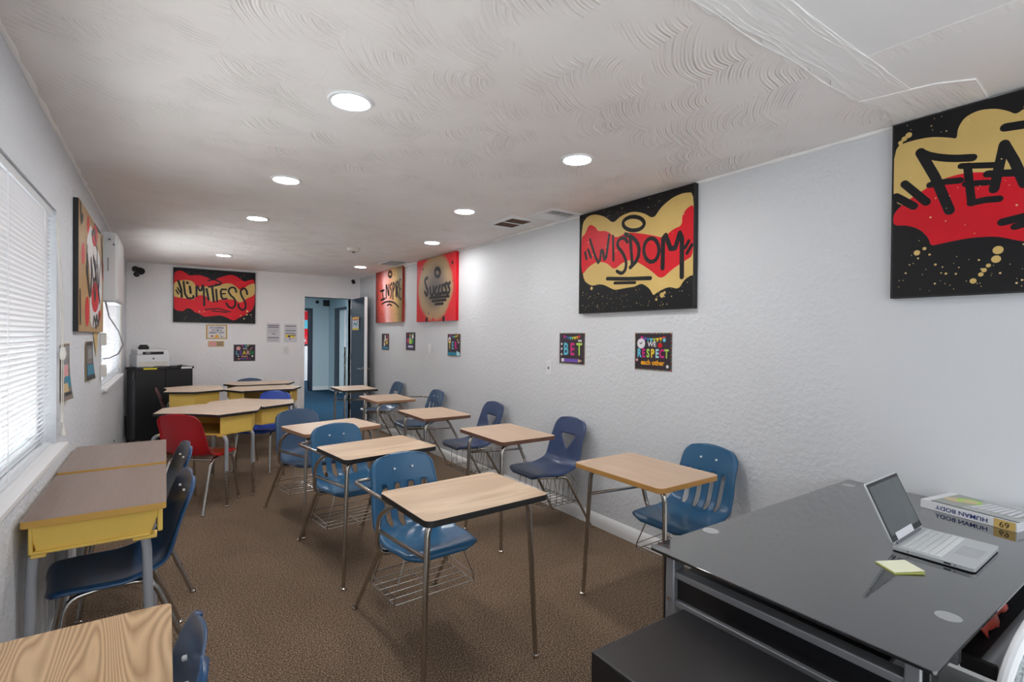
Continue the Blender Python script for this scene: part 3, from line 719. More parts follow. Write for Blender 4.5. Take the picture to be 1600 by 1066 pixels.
ART = {'wisdom': {'polys': [('gold', [(0.022, 0.902), (0.093, 0.971), (0.173, 0.966), (0.27, 0.916), (0.345, 0.833), (0.416, 0.887), (0.519, 0.9), (0.617, 0.86), (0.696, 0.786), (0.755, 0.872), (0.841, 0.928), (0.924, 0.942), (1, 0.92), (1, 0.255), (0.985, 0.268), (0.932, 0.235), (0.894, 0.161), (0.82, 0.192), (0.733, 0.152), (0.702, 0.125), (0.671, 0.191), (0.607, 0.244), (0.542, 0.218), (0.475, 0.216), (0.388, 0.207), (0.361, 0.208), (0.239, 0.281), (0.131, 0.265), (0.034, 0.353)]), ('red', [(0.023, 0.775), (0.064, 0.795), (0.094, 0.865), (0.125, 0.877), (0.175, 0.837), (0.195, 0.794), (0.29, 0.778), (0.374, 0.687), (0.47, 0.723), (0.587, 0.688), (0.697, 0.644), (0.78, 0.604), (0.844, 0.663), (0.913, 0.678), (0.913, 0.765), (0.953, 0.817), (1, 0.828), (1, 0.425), (0.93, 0.384), (0.847, 0.334), (0.761, 0.256), (0.685, 0.34), (0.589, 0.422), (0.506, 0.47), (0.429, 0.447), (0.359, 0.395), (0.294, 0.469), (0.198, 0.502), (0.099, 0.461), (0.027, 0.374)])], 
  'strokes': [(0.022, [(0.116, 0.73), (0.168, 0.564), (0.214, 0.462), (0.239, 0.645), (0.275, 0.462), (0.309, 0.732)]), (0.02, [(0.346, 0.715), (0.352, 0.487)]), (0.024, [(0.479, 0.633), (0.453, 0.677), (0.401, 0.676), (0.383, 0.617), (0.437, 0.544), (0.472, 0.458), (0.465, 0.38), (0.43, 0.349), (0.386, 0.379)]), (0.028, [(0.461, 0.707), (0.538, 0.656), (0.585, 0.569), (0.573, 0.459), (0.507, 0.397)]), (0.026, [(0.504, 0.663), (0.524, 0.415)]), (0.026, [(0.744, 0.51), (0.738, 0.467), (0.722, 0.434), (0.698, 0.418), (0.67, 0.422), (0.645, 0.446), (0.627, 0.486), (0.62, 0.533), (0.626, 0.578), (0.643, 0.611), (0.668, 0.625), (0.696, 0.62), (0.72, 0.595), (0.737, 0.556), (0.744, 0.51)]), (0.032, [(0.772, 0.353), (0.775, 0.684), (0.849, 0.446), (0.913, 0.678), (0.915, 0.261)]), (0.022, [(0.066, 0.611), (0.082, 0.544)]), (0.022, [(0.097, 0.634), (0.128, 0.552)]), (0.022, [(0.936, 0.493), (0.962, 0.542)]), (0.022, [(0.95, 0.447), (0.982, 0.507)]), (0.026, [(0.295, 0.321), (0.491, 0.295), (0.678, 0.279)]), (0.02, [(0.365, 0.271), (0.55, 0.255)]), (0.026, [(0.623, 0.765), (0.614, 0.741), (0.589, 0.725), (0.553, 0.722), (0.511, 0.731), (0.473, 0.752), (0.446, 0.781), (0.436, 0.811), (0.445, 0.836), (0.472, 0.851), (0.51, 0.854), (0.551, 0.843), (0.588, 0.822), (0.614, 0.794), (0.623, 0.765)])], 
  'dots': [('gold', (0.77, 0.124), 0.023), ('gold', (0.789, 0.143), 0.014), ('gold', (0.726, 0.09), 0.012), ('gold', (0.138, 0.245), 0.017)]},
 'fear': {'polys': [('gold', [(0.004, 0.874), (0.069, 0.885), (0.132, 0.879), (0.192, 0.849), (0.214, 0.832), (0.216, 0.887), (0.236, 0.936), (0.278, 0.954), (0.326, 0.938), (0.36, 0.908), (0.38, 0.881), (0.404, 0.902), (0.487, 0.925), (0.583, 0.893), (0.671, 0.773), (0.675, 0.372), (0.492, 0.426), (0.403, 0.546), (0.3, 0.581), (0.008, 0.472)]), ('red', [(0.008, 0.49), (0.05, 0.545), (0.114, 0.597), (0.174, 0.635), (0.238, 0.644), (0.299, 0.626), (0.357, 0.598), (0.402, 0.561), (0.539, 0.548), (0.674, 0.445), (0.677, 0.153), (0.542, 0.217), (0.405, 0.247), (0.36, 0.275), (0.326, 0.291), (0.26, 0.298), (0.203, 0.291), (0.164, 0.284), (0.137, 0.279), (0.13, 0.324), (0.102, 0.377), (0.059, 0.411), (0.008, 0.42)])], 
  'strokes': [(0.034, [(0.098, 0.808), (0.147, 0.655), (0.195, 0.457)]), (0.028, [(0.098, 0.808), (0.133, 0.771), (0.199, 0.733), (0.262, 0.714)]), (0.024, [(0.131, 0.615), (0.174, 0.617), (0.226, 0.608)]), (0.026, [(0.247, 0.676), (0.261, 0.478)]), (0.022, [(0.228, 0.683), (0.325, 0.652)]), (0.022, [(0.242, 0.584), (0.306, 0.57)]), (0.024, [(0.258, 0.479), (0.301, 0.483), (0.339, 0.477)]), (0.03, [(0.35, 0.749), (0.324, 0.53)]), (0.03, [(0.35, 0.749), (0.379, 0.648), (0.405, 0.53)]), (0.026, [(0.305, 0.614), (0.404, 0.587)]), (0.03, [(0.046, 0.649), (0.121, 0.524)]), (0.03, [(0.017, 0.585), (0.079, 0.513)]), (0.03, [(0.352, 0.83), (0.405, 0.821)]), (0.028, [(0.348, 0.357), (0.409, 0.37)]), (0.024, [(0.382, 0.326), (0.409, 0.335)])], 
  'dots': [('gold', (0.058, 0.92), 0.016), ('gold', (0.043, 0.906), 0.014), ('gold', (0.025, 0.889), 0.012), ('gold', (0.092, 0.249), 0.015), ('gold', (0.117, 0.268), 0.009), ('gold', (0.134, 0.232), 0.006), ('gold', (0.153, 0.174), 0.006), ('gold', (0.172, 0.126), 0.004), ('gold', (0.187, 0.12), 0.006), ('gold', (0.338, 0.219), 0.021), ('gold', (0.333, 0.174), 0.019), ('gold', (0.312, 0.145), 0.01), ('gold', (0.3, 0.123), 0.011), ('gold', (0.291, 0.102), 0.011), ('gold', (0.269, 0.071), 0.014)]},
 'limitless': {'polys': [('red', [(0, 0.894), (0.064, 0.953), (0.129, 0.929), (0.182, 0.86), (0.288, 0.893), (0.383, 0.859), (0.466, 0.803), (0.563, 0.877), (0.676, 0.933), (0.763, 0.909), (0.851, 0.806), (0.909, 0.845), (0.996, 0.876), (0.993, 0.311), (0.882, 0.17), (0.794, 0.111), (0.722, 0.041), (0.65, 0.094), (0.565, 0.145), (0.482, 0.131), (0.358, 0.104), (0.304, 0.166), (0.25, 0.185), (0.21, 0.247), (0.157, 0.266), (0.118, 0.2), (0.053, 0.207), (0, 0.246)]), ('gold', [(0.002, 0.717), (0.077, 0.766), (0.156, 0.784), (0.235, 0.76), (0.273, 0.614), (0.316, 0.681), (0.411, 0.679), (0.48, 0.696), (0.55, 0.723), (0.634, 0.764), (0.706, 0.759), (0.793, 0.656), (0.822, 0.614), (0.88, 0.73), (0.969, 0.794), (0.996, 0.763), (0.994, 0.559), (0.881, 0.484), (0.808, 0.39), (0.735, 0.452), (0.649, 0.457), (0.564, 0.451), (0.481, 0.413), (0.439, 0.389), (0.371, 0.514), (0.303, 0.509), (0.249, 0.484), (0.243, 0.419), (0.157, 0.435), (0.065, 0.45), (0, 0.462)])], 
  'strokes': [(0.018, [(0.032, 0.584), (0.058, 0.516)]), (0.018, [(0.049, 0.627), (0.08, 0.545)]), (0.026, [(0.058, 0.753), (0.091, 0.599), (0.097, 0.462)]), (0.024, [(0.116, 0.748), (0.141, 0.444), (0.233, 0.444), (0.231, 0.493)]), (0.03, [(0.158, 0.735), (0.164, 0.723)]), (0.028, [(0.189, 0.66), (0.199, 0.544)]), (0.024, [(0.269, 0.485), (0.265, 0.72), (0.316, 0.553), (0.35, 0.749), (0.36, 0.32)]), (0.026, [(0.387, 0.634), (0.412, 0.43)]), (0.026, [(0.452, 0.693), (0.474, 0.402)]), (0.022, [(0.414, 0.673), (0.55, 0.73)]), (0.024, [(0.502, 0.632), (0.514, 0.405)]), (0.024, [(0.627, 0.642), (0.553, 0.641), (0.57, 0.452), (0.632, 0.467)]), (0.02, [(0.561, 0.554), (0.613, 0.562)]), (0.024, [(0.752, 0.604), (0.737, 0.685), (0.684, 0.691), (0.649, 0.622), (0.678, 0.536), (0.735, 0.474), (0.746, 0.364), (0.71, 0.284), (0.661, 0.304), (0.628, 0.379)]), (0.024, [(0.893, 0.57), (0.88, 0.663), (0.833, 0.693), (0.801, 0.612), (0.831, 0.503), (0.869, 0.416), (0.877, 0.304), (0.835, 0.246), (0.789, 0.3), (0.779, 0.366)]), (0.02, [(0.404, 0.793), (0.48, 0.826), (0.566, 0.769), (0.552, 0.73), (0.497, 0.73)]), (0.016, [(0.371, 0.245), (0.523, 0.274), (0.678, 0.216)]), (0.016, [(0.454, 0.227), (0.636, 0.203)])], 
  'dots': [('cream', (0.894, 0.238), 0.018), ('cream', (0.889, 0.17), 0.015), ('cream', (0.809, 0.149), 0.011), ('cream', (0.853, 0.091), 0.014), ('cream', (0.941, 0.168), 0.011), ('cream', (0.304, 0.209), 0.011), ('cream', (0.358, 0.208), 0.009)]},
 'inspire': {'polys': [('dark', [(0.06, 0.985), (0.454, 0.982), (0.269, 0.774), (0.087, 0.491)]), ('pink', [(0.456, 0.82), (0.742, 1), (0.931, 0.943), (0.81, 0.714), (0.642, 0.404), (0.462, 0.417)]), ('tan', [(0.931, 0.975), (1, 0.976), (1, 0.207), (0.924, 0.299)]), ('pink', [(0.227, 0.342), (0.531, 0.372), (0.468, 0.014), (0.232, 0.02)]), ('tan', [(0.531, 0.357), (0.837, 0.326), (0.786, 0.006), (0.514, 0.013)]), ('dark', [(0.838, 0.219), (1, 0.332), (1, 0), (0.812, 0.005)])], 
  'strokes': [(0.022, [(0.199, 0.616), (0.343, 0.623)]), (0.026, [(0.272, 0.614), (0.312, 0.446)]), (0.022, [(0.216, 0.442), (0.378, 0.459)]), (0.028, [(0.425, 0.465), (0.415, 0.78), (0.53, 0.457), (0.522, 0.702)]), (0.026, [(0.629, 0.723), (0.563, 0.675), (0.622, 0.581), (0.597, 0.462)]), (0.026, [(0.677, 0.434), (0.664, 0.741), (0.751, 0.677), (0.683, 0.575)]), (0.026, [(0.776, 0.728), (0.788, 0.48)]), (0.022, [(0.822, 0.455), (0.81, 0.739), (0.869, 0.718), (0.866, 0.633), (0.82, 0.61), (0.881, 0.44)]), (0.022, [(0.946, 0.755), (0.897, 0.753), (0.914, 0.405), (0.959, 0.41)]), (0.02, [(0.908, 0.586), (0.945, 0.589)]), (0.018, [(0.251, 0.359), (0.37, 0.392), (0.553, 0.393), (0.73, 0.359), (0.879, 0.27)]), (0.016, [(0.464, 0.323), (0.554, 0.342), (0.643, 0.308)]), (0.026, [(0.635, 0.891), (0.623, 0.862), (0.59, 0.847), (0.548, 0.852), (0.514, 0.875), (0.501, 0.909), (0.513, 0.938), (0.547, 0.953), (0.588, 0.947), (0.622, 0.924), (0.635, 0.891)])], 
  'dots': [('dark', (0.268, 0.168), 0.016), ('dark', (0.759, 0.141), 0.011), ('dark', (0.736, 0.863), 0.016)]},
 'success': {'polys': [('tan', [(1, 0.448), (0.991, 0.338), (0.952, 0.238), (0.888, 0.152), (0.803, 0.087), (0.7, 0.046), (0.585, 0.035), (0.466, 0.055), (0.351, 0.106), (0.249, 0.186), (0.168, 0.29), (0.115, 0.411), (0.096, 0.538), (0.112, 0.662), (0.161, 0.773), (0.24, 0.861), (0.34, 0.921), (0.455, 0.949), (0.573, 0.945), (0.689, 0.911), (0.793, 0.85), (0.881, 0.767), (0.947, 0.668), (0.988, 0.56)]), ('grey', [(0.859, 0.514), (0.85, 0.429), (0.824, 0.352), (0.78, 0.286), (0.721, 0.236), (0.651, 0.206), (0.574, 0.199), (0.495, 0.216), (0.419, 0.255), (0.353, 0.317), (0.3, 0.395), (0.266, 0.485), (0.254, 0.58), (0.264, 0.672), (0.295, 0.755), (0.346, 0.822), (0.411, 0.869), (0.486, 0.893), (0.565, 0.892), (0.643, 0.868), (0.714, 0.823), (0.774, 0.761), (0.819, 0.685), (0.848, 0.601)]), ('red', [(0.949, 0.487), (1, 0.542), (1, 0.272), (0.978, 0.347)])], 
  'strokes': [(0.03, [(0.301, 0.698), (0.223, 0.679), (0.254, 0.58), (0.32, 0.478), (0.289, 0.405), (0.232, 0.477)]), (0.028, [(0.368, 0.53), (0.389, 0.406), (0.464, 0.409), (0.459, 0.539)]), (0.028, [(0.546, 0.534), (0.491, 0.48), (0.52, 0.401), (0.571, 0.409)]), (0.028, [(0.629, 0.539), (0.582, 0.481), (0.613, 0.401), (0.661, 0.419)]), (0.026, [(0.717, 0.539), (0.668, 0.535), (0.684, 0.411), (0.73, 0.418)]), (0.028, [(0.791, 0.557), (0.729, 0.537), (0.787, 0.469), (0.773, 0.414), (0.716, 0.419)]), (0.028, [(0.864, 0.557), (0.806, 0.529), (0.859, 0.471), (0.846, 0.411), (0.793, 0.405)]), (0.022, [(0.364, 0.371), (0.841, 0.359)]), (0.022, [(0.428, 0.315), (0.772, 0.312)]), (0.022, [(0.506, 0.262), (0.703, 0.26)]), (0.03, [(0.627, 0.738), (0.619, 0.707), (0.595, 0.686), (0.562, 0.681), (0.528, 0.694), (0.503, 0.722), (0.494, 0.756), (0.502, 0.788), (0.527, 0.809), (0.56, 0.813), (0.593, 0.799), (0.618, 0.772), (0.627, 0.738)])], 
  'dots': [('dark', (0.287, 0.026), 0.042), ('red', (0.463, 0.02), 0.029), ('dark', (0.718, 0.025), 0.046), ('dark', (0.335, 0.128), 0.015), ('dark', (0.918, 0.845), 0.028), ('dark', (0.177, 0.852), 0.02), ('dark', (0.929, 0.576), 0.011), ('dark', (0.592, 0.196), 0.007), ('dark', (0.462, 0.095), 0.008), ('dark', (0.24, 0.148), 0.008)]},
 'crown': {'polys': [('white', [(0.25, 0.716), (0.325, 0.849), (0.43, 0.941), (0.585, 0.811), (0.844, 0.751), (0.966, 0.41), (0.743, 0.057), (0.373, 0.021), (0.41, 0.492)]), ('dark', [(0.517, 1), (0.897, 1), (0.841, 0.973), (0.583, 0.933)]), ('red', [(0.356, 0.915), (0.352, 0.88), (0.339, 0.848), (0.32, 0.827), (0.3, 0.82), (0.281, 0.829), (0.268, 0.851), (0.264, 0.883), (0.268, 0.917), (0.28, 0.949), (0.298, 0.97), (0.319, 0.978), (0.338, 0.97), (0.351, 0.948)]), ('red', [(0.2, 0.631), (0.194, 0.589), (0.177, 0.554), (0.152, 0.531), (0.125, 0.525), (0.101, 0.536), (0.085, 0.563), (0.079, 0.6), (0.084, 0.639), (0.1, 0.674), (0.124, 0.698), (0.151, 0.706), (0.176, 0.696), (0.194, 0.669)]), ('red', [(0.702, 0.919), (0.689, 0.869), (0.653, 0.822), (0.603, 0.788), (0.548, 0.773), (0.501, 0.779), (0.469, 0.804), (0.457, 0.843), (0.468, 0.889), (0.499, 0.934), (0.546, 0.969), (0.601, 0.988), (0.651, 0.985), (0.688, 0.96)]), ('red', [(0.356, 0.172), (0.348, 0.114), (0.327, 0.068), (0.296, 0.042), (0.262, 0.041), (0.233, 0.065), (0.212, 0.108), (0.205, 0.162), (0.211, 0.216), (0.231, 0.262), (0.26, 0.289), (0.294, 0.293), (0.325, 0.272), (0.347, 0.228)]), ('red', [(0.761, 0.34), (0.744, 0.273), (0.696, 0.216), (0.628, 0.183), (0.556, 0.179), (0.494, 0.201), (0.452, 0.246), (0.437, 0.303), (0.451, 0.364), (0.492, 0.418), (0.553, 0.455), (0.625, 0.466), (0.693, 0.449), (0.743, 0.404)]), ('red', [(1, 0.639), (1, 0.595), (1, 0.556), (1, 0.532), (0.984, 0.527), (0.955, 0.54), (0.934, 0.571), (0.927, 0.611), (0.933, 0.654), (0.953, 0.692), (0.982, 0.717), (1, 0.724), (1, 0.712), (1, 0.681)]), ('red', [(0.863, 0.161), (0.856, 0.136), (0.838, 0.116), (0.811, 0.104), (0.782, 0.103), (0.756, 0.113), (0.738, 0.131), (0.732, 0.154), (0.738, 0.178), (0.755, 0.197), (0.781, 0.21), (0.81, 0.212), (0.837, 0.203), (0.856, 0.185)])], 
  'strokes': [(0.03, [(0.273, 0.704), (0.245, 0.498), (0.354, 0.313)]), (0.03, [(0.434, 0.613), (0.542, 0.396), (0.714, 0.762), (0.613, 0.819)]), (0.03, [(0.844, 0.707), (0.74, 0.359), (0.586, 0.648)]), (0.03, [(0.501, 0.052), (0.545, 0.134), (0.662, 0.045)])], 
  'dots': []}}

SIDE = {'R': (Vector((0, -1, 0)), Vector((-1, 0, 0))), 'F': (Vector((1, 0, 0)), Vector((0, -1, 0))), 'L': (Vector((0, 1, 0)), Vector((1, 0, 0)))}
def onwall(side, s, z):
    """bottom-left corner, as one looks at that wall, at distance s along it"""
    return {'R': Vector((XR - 0.0015, s, z)), 'F': Vector((s, YF - 0.0015, z)), 'L': Vector((XL + 0.0015, s, z))}[side]
def panel(side, W, Hh, dep, name, m, parent, bevel=0.002):
    U, N = SIDE[side]; a = U * 0; c = U * W + Vector((0, 0, Hh)) + N * dep
    lo = [min(a[i], c[i]) for i in range(3)]; hi = [max(a[i], c[i]) for i in range(3)]
    return MB().box(lo, hi).build(name, m, parent, bevel=bevel)
def painting(key, side, s, z, W, Hh, label, base, edge, speck=0, paint='p_black', dep=0.035, frame=False, extra=()):
    t = thing('graffiti_painting', label, 'painting', onwall(side, s, z), 0, 'graffiti canvases on the walls')
    U, N = SIDE[side]
    panel(side, W, Hh, dep, 'canvas', edge, t)
    f = Flat(N * (dep + 0.0003), U, (0, 0, 1), W, Hh)
    mg = 0.008 if frame else 0.0
    f.rect(mg, mg, 1 - mg, 1 - mg, base)
    A = ART[key]
    for m, p in A['polys']:
        if base.startswith('spray'): continue
        for _ in range(2):                       # soften the cloud outlines
            q = []
            for i in range(len(p)):
                a_, c_ = p[i], p[(i + 1) % len(p)]
                q += [(a_[0] * .78 + c_[0] * .22, a_[1] * .78 + c_[1] * .22), (a_[0] * .22 + c_[0] * .78, a_[1] * .22 + c_[1] * .78)]
            p = q
        f.poly([(min(1 - mg, max(mg, u)), min(1 - mg, max(mg, v))) for u, v in p], 'p_' + m)
    f.hold()
    for wd, p in A['strokes']:
        p = [(min(0.985, max(0.015, u)), min(0.985, max(0.015, v))) for u, v in p]
        f.stroke(p, wd * (1.5 if key in ('success', 'inspire') else 1.08), paint)
    f.hold(False); f.hold()
    for m, (u, v), r in A['dots']: f.dot(min(.97, max(.03, u)), min(.97, max(.03, v)), r * Hh, 'p_' + m)
    rnd = random.Random(len(key) + speck)
    for i in range(speck):
        u = rnd.uniform(0.03, 0.97)
        v = rnd.choice((rnd.uniform(0.03, 0.22), rnd.uniform(0.2, 0.8), rnd.uniform(0.03, 0.2), rnd.uniform(0.86, 0.98)))
        f.dot(u, v, rnd.choice((0.0015, 0.002, 0.002, 0.003, 0.004)), 'p_cream', 6)
    for wd, p in extra: f.stroke(p, wd, 'p_dark')
    f.build('artwork', t)
    return t
painting('wisdom', 'R', 3.05, 1.645, 1.07, 0.785, 'black, gold and red WISDOM canvas on the right wall', 'p_black', 'canvas_edge', 150, frame=True)
painting('fear', 'R', 0.94, 1.645, 1.07, 0.785, 'black, gold and red canvas starting FEA, cut off by the right photo edge', 'p_black', 'canvas_edge', 170, frame=True)
painting('limitless', 'F', 0.085, 1.625, 1.05, 0.778, 'wide black and red LIMITLESS canvas on the far wall', 'p_black', 'canvas_edge', 60, frame=True)
painting('inspire', 'R', 7.80, 1.655, 1.08, 0.785, 'red, pink and tan INSPIRE canvas nearest the navy door', 'spray_stripes', 'p_brownred', 0)
painting('success', 'R', 6.22, 1.640, 1.09, 0.79, 'red-edged canvas with a grey-tan centre reading SUCCESS', 'spray_rings', 'p_red', 0, paint='p_dark')
t = painting('crown', 'L', 3.85, 1.465, 1.40, 0.775, 'gold, red and white canvas on the left wall between the windows', 'p_tan', 'canvas_edge', 0, paint='p_dark', dep=0.024, extra=((0.05, [(0.05, 0.97), (0.07, 0.85), (0.12, 0.90)]), (0.06, [(0.28, 0.62), (0.30, 0.42), (0.40, 0.30), (0.44, 0.48), (0.42, 0.62)]), (0.06, [(0.52, 0.66), (0.60, 0.58), (0.63, 0.40), (0.56, 0.28), (0.52, 0.45)]),
              (0.05, [(0.70, 0.62), (0.74, 0.40), (0.80, 0.30)]), (0.06, [(0.88, 0.92), (0.93, 0.80), (0.95, 0.60)]), (0.05, [(0.60, 0.06), (0.66, 0.16), (0.72, 0.06), (0.78, 0.15)]), (0.05, [(0.04, 0.30), (0.05, 0.08)]), (0.04, [(0.45, 0.86), (0.55, 0.92), (0.62, 0.84)])))


def board(side, s, z, W, Hh, label, draw, name='classroom_sign', m='p_board', cat='sign', group=None, dep=0.003):
    t = thing(name, label, cat, onwall(side, s, z), 0, group)
    U, N = SIDE[side]
    panel(side, W, Hh, dep, 'card', m, t, bevel=0)
    f = Flat(N * (dep + 0.0002), U, (0, 0, 1), W, Hh); draw(f); f.build('print', t)
    return t
def bunting(f, v=0.90, n=8, u0=0.2, u1=0.8, c=('p_magenta', 'p_purple', 'p_teal', 'p_cyan', 'p_lime', 'p_yellow', 'p_orange', 'p_rose')):
    f.hold()
    for k in range(n):
        u = u0 + (u1 - u0) * k / (n - 1); s = 0.045
        y = v - 0.05 * (1 - (2 * (k / (n - 1)) - 1) ** 2)
        f.poly([(u - s, y), (u + s, y), (u, y - 0.11)], c[k % len(c)])
    f.hold(False)
def border(f, c=('p_magenta', 'p_yellow', 'p_cyan', 'p_lime')):
    n = 22; f.hold()
    for k in range(n):
        a = (k + 0.1) / n; b_ = (k + 0.55) / n; m = c[k % len(c)]
        f.rect(a, 0.975, b_, 0.995, m); f.rect(a, 0.005, b_, 0.025, m); f.rect(0.005, a, 0.02, b_, m); f.rect(0.98, a, 0.995, b_, m)
    f.hold(False)
G = 'dark chalkboard style sayings'
def d_respect(f):
    border(f); bunting(f)
    f.dot(0.18, 0.71, 0.036, 'p_white'); f.stroke([(0.14, 0.72), (0.18, 0.70), (0.21, 0.75)], 0.006, 'p_black')
    f.text('WE', 0.48, 0.69, 0.034, 'p_white', bold=0.001); f.dot(0.70, 0.67, 0.018, 'p_red'); f.stroke([(0.70, 0.73), (0.72, 0.77)], 0.006, 'p_green')
    f.dot(0.81, 0.81, 0.014, 'p_cyan', 6)
    for k, (ch, m) in enumerate(zip('RESPECT', ('p_cyan', 'p_magenta', 'p_lime', 'p_yellow', 'p_sky', 'p_magenta', 'p_lime'))):
        f.text(ch, 0.13 + 0.124 * k, 0.44, 0.056, m, sx=0.72, bold=0.003)
    f.text('each other', 0.50, 0.20, 0.034, 'p_orange', sx=0.95, bold=0.0015)
    f.dot(0.07, 0.26, 0.011, 'p_pink', 6); f.dot(0.90, 0.12, 0.012, 'p_white', 6)
board('R', 2.486, 1.235, 0.318, 0.257, 'square dark sign reading WE RESPECT each other', d_respect, group=G)
def d_bet(f):
    border(f); bunting(f, 0.92)
    f.text('we', 0.82, 0.76, 0.026, 'p_white', bold=0.001)
    for ch, u, m in (('B', 0.27, 'p_cyan'), ('E', 0.53, 'p_magenta'), ('T', 0.80, 'p_lime')): f.text(ch, u, 0.46, 0.098, m, sx=0.8, bold=0.003)
    f.rect(0.09, 0.06, 0.20, 0.17, 'p_white'); f.rect(0.20, 0.06, 0.76, 0.17, 'p_purple'); f.poly([(0.76, 0.06), (0.92, 0.115), (0.76, 0.17)], 'p_wood')
    for v in (0.64, 0.48, 0.30): f.dot(0.10, v, 0.011, 'p_white', 6)
board('R', 3.323, 1.237, 0.312, 0.255, 'dark sign with BET in coloured letters over a purple pencil', d_bet, group=G)
def d_ter(f):
    border(f); bunting(f, 0.95, 7)
    f.rect(0.05, 0.16, 0.30, 0.60, 'p_slate'); f.dot(0.16, 0.74, 0.03, 'p_white'); f.dot(0.16, 0.71, 0.014, 'p_brownred')
    for ch, u, m in (('T', 0.17, 'p_yellow'), ('E', 0.42, 'p_cyan'), ('R', 0.66, 'p_magenta')): f.text(ch, u, 0.46, 0.085, m, sx=0.75, bold=0.003)
    f.rect(0.03, 0.03, 0.70, 0.17, 'p_teal'); f.poly([(0.72, 0.03), (0.98, 0.03), (0.98, 0.16), (0.72, 0.24)], 'p_sky'); f.dot(0.80, 0.72, 0.012, 'p_yellow', 6); f.dot(0.88, 0.62, 0.012, 'p_white', 6)
board('R', 5.390, 1.228, 0.314, 0.257, 'dark sign with TER letters below the red-edged painting', d_ter, group=G)
def d_green(f):
    bunting(f, 0.95, 5); f.dot(0.75, 0.76, 0.03, 'p_white'); f.dot(0.45, 0.68, 0.02, 'p_sky'); f.dot(0.47, 0.84, 0.02, 'p_orange')
    f.rect(0.14, 0.40, 0.34, 0.66, 'p_magenta'); f.rect(0.36, 0.36, 0.66, 0.64, 'p_lime'); f.rect(0.70, 0.38, 0.86, 0.60, 'p_green'); f.rect(0.2, 0.12, 0.84, 0.30, 'p_purple'); f.rect(0.26, 0.17, 0.78, 0.25, 'p_white')
board('R', 6.649, 1.26, 0.307, 0.245, 'small dark sign with a lime green middle, second from the door', d_green, group=G)
def d_far(f):
    for u, v, r in ((0.5, 0.82, 0.025), (0.5, 0.66, 0.03), (0.72, 0.64, 0.02), (0.40, 0.36, 0.035)): f.dot(u, v, r, 'p_white')
    f.dot(0.40, 0.5, 0.03, 'p_wood'); f.dot(0.74, 0.46, 0.03, 'p_yellow'); f.rect(0.1, 0.06, 0.9, 0.2, 'p_teal'); f.rect(0.8, 0.6, 0.95, 0.95, 'p_brownred')
board('R', 7.606, 1.24, 0.30, 0.248, 'small dark sign with pale dots nearest the navy door', d_far, group=G)
def d_learn(f):
    f.rect(0.03, 0.03, 0.97, 0.97, 'p_board'); bunting(f, 0.97, 5, 0.38, 0.66)
    f.dot(0.22, 0.77, 0.03, 'p_pink'); f.text('WE', 0.52, 0.74, 0.030, 'p_white'); f.stroke([(0.74, 0.68), (0.86, 0.82)], 0.008, 'p_pink')
    for ch, u, m in (('L', 0.16, 'p_cyan'), ('E', 0.32, 'p_purple'), ('A', 0.49, 'p_yellow'), ('R', 0.66, 'p_pink'), ('N', 0.83, 'p_green')): f.text(ch, u, 0.50, 0.056, m, sx=0.85, bold=0.003)
    f.text('from', 0.5, 0.29, 0.030, 'p_pink', bold=0.001); f.dot(0.86, 0.30, 0.014, 'p_white'); f.dot(0.22, 0.30, 0.010, 'p_white', 6)
    for k in range(6): f.rect(0.2 + k * 0.1, 0.11, 0.27 + k * 0.1, 0.18, ('p_pink', 'p_purple', 'p_purple', 'p_teal', 'p_magenta', 'p_purple')[k])
board('F', 0.846, 1.048, 0.296, 0.255, 'dark sign reading WE LEARN from on the far wall', d_learn, m='ink_grey', group=G)
def d_great(f):
    f.rect(0.06, 0.07, 0.94, 0.93, 'p_white')
    f.text("IT'S GOING", 0.5, 0.78, 0.026, 'p_navyink', sx=0.95, bold=0.001); f.text('TO BE A', 0.5, 0.61, 0.026, 'p_navyink', bold=0.001); f.text('GREAT DAY', 0.5, 0.44, 0.026, 'p_navyink', bold=0.001)
    f.poly([(0.40, 0.10), (0.60, 0.10), (0.57, 0.26), (0.5, 0.31), (0.43, 0.26)], 'p_orange'); f.dot(0.28, 0.20, 0.014, 'p_brownred'); f.stroke([(0.68, 0.24), (0.72, 0.16), (0.80, 0.15)], 0.008, 'p_slate')
board('F', 0.489, 1.385, 0.272, 0.212, 'yellow-bordered sign saying IT\'S GOING TO BE A GREAT DAY', d_great, m='yellow_edge')
def d_small(f):
    f.rect(0.07, 0.14, 0.50, 0.86, 'p_pink')
    for v in (0.68, 0.32):
        for k in range(4): f.rect(0.55 + 0.1 * k, v - 0.1, 0.62 + 0.1 * k, v + 0.1, 'p_slate')
board('F', 0.514, 1.27, 0.208, 0.086, 'small tan and pink strip card under the yellow-bordered sign', d_small, m='p_wood')
def d_pap1(f):
    for v, u0, u1, h in ((0.86, 0.1, 0.9, 0.05), (0.77, 0.1, 0.9, 0.05), (0.42, 0.36, 0.66, 0.04), (0.22, 0.1, 0.9, 0.05)): f.rect(u0, v, u1, v + h, 'ink_grey')
    for v in (0.70, 0.64, 0.58, 0.52, 0.14, 0.08): f.rect(0.1, v, 0.85, v + 0.012, 'p_grey' if False else 'ink_grey')
board('F', 1.298, 1.337, 0.196, 0.298, 'white printed notice on the far wall, left of the pair', d_pap1, name='paper_notice', m='paper', cat='paper', group='paper notices by the light switch', dep=0.001)
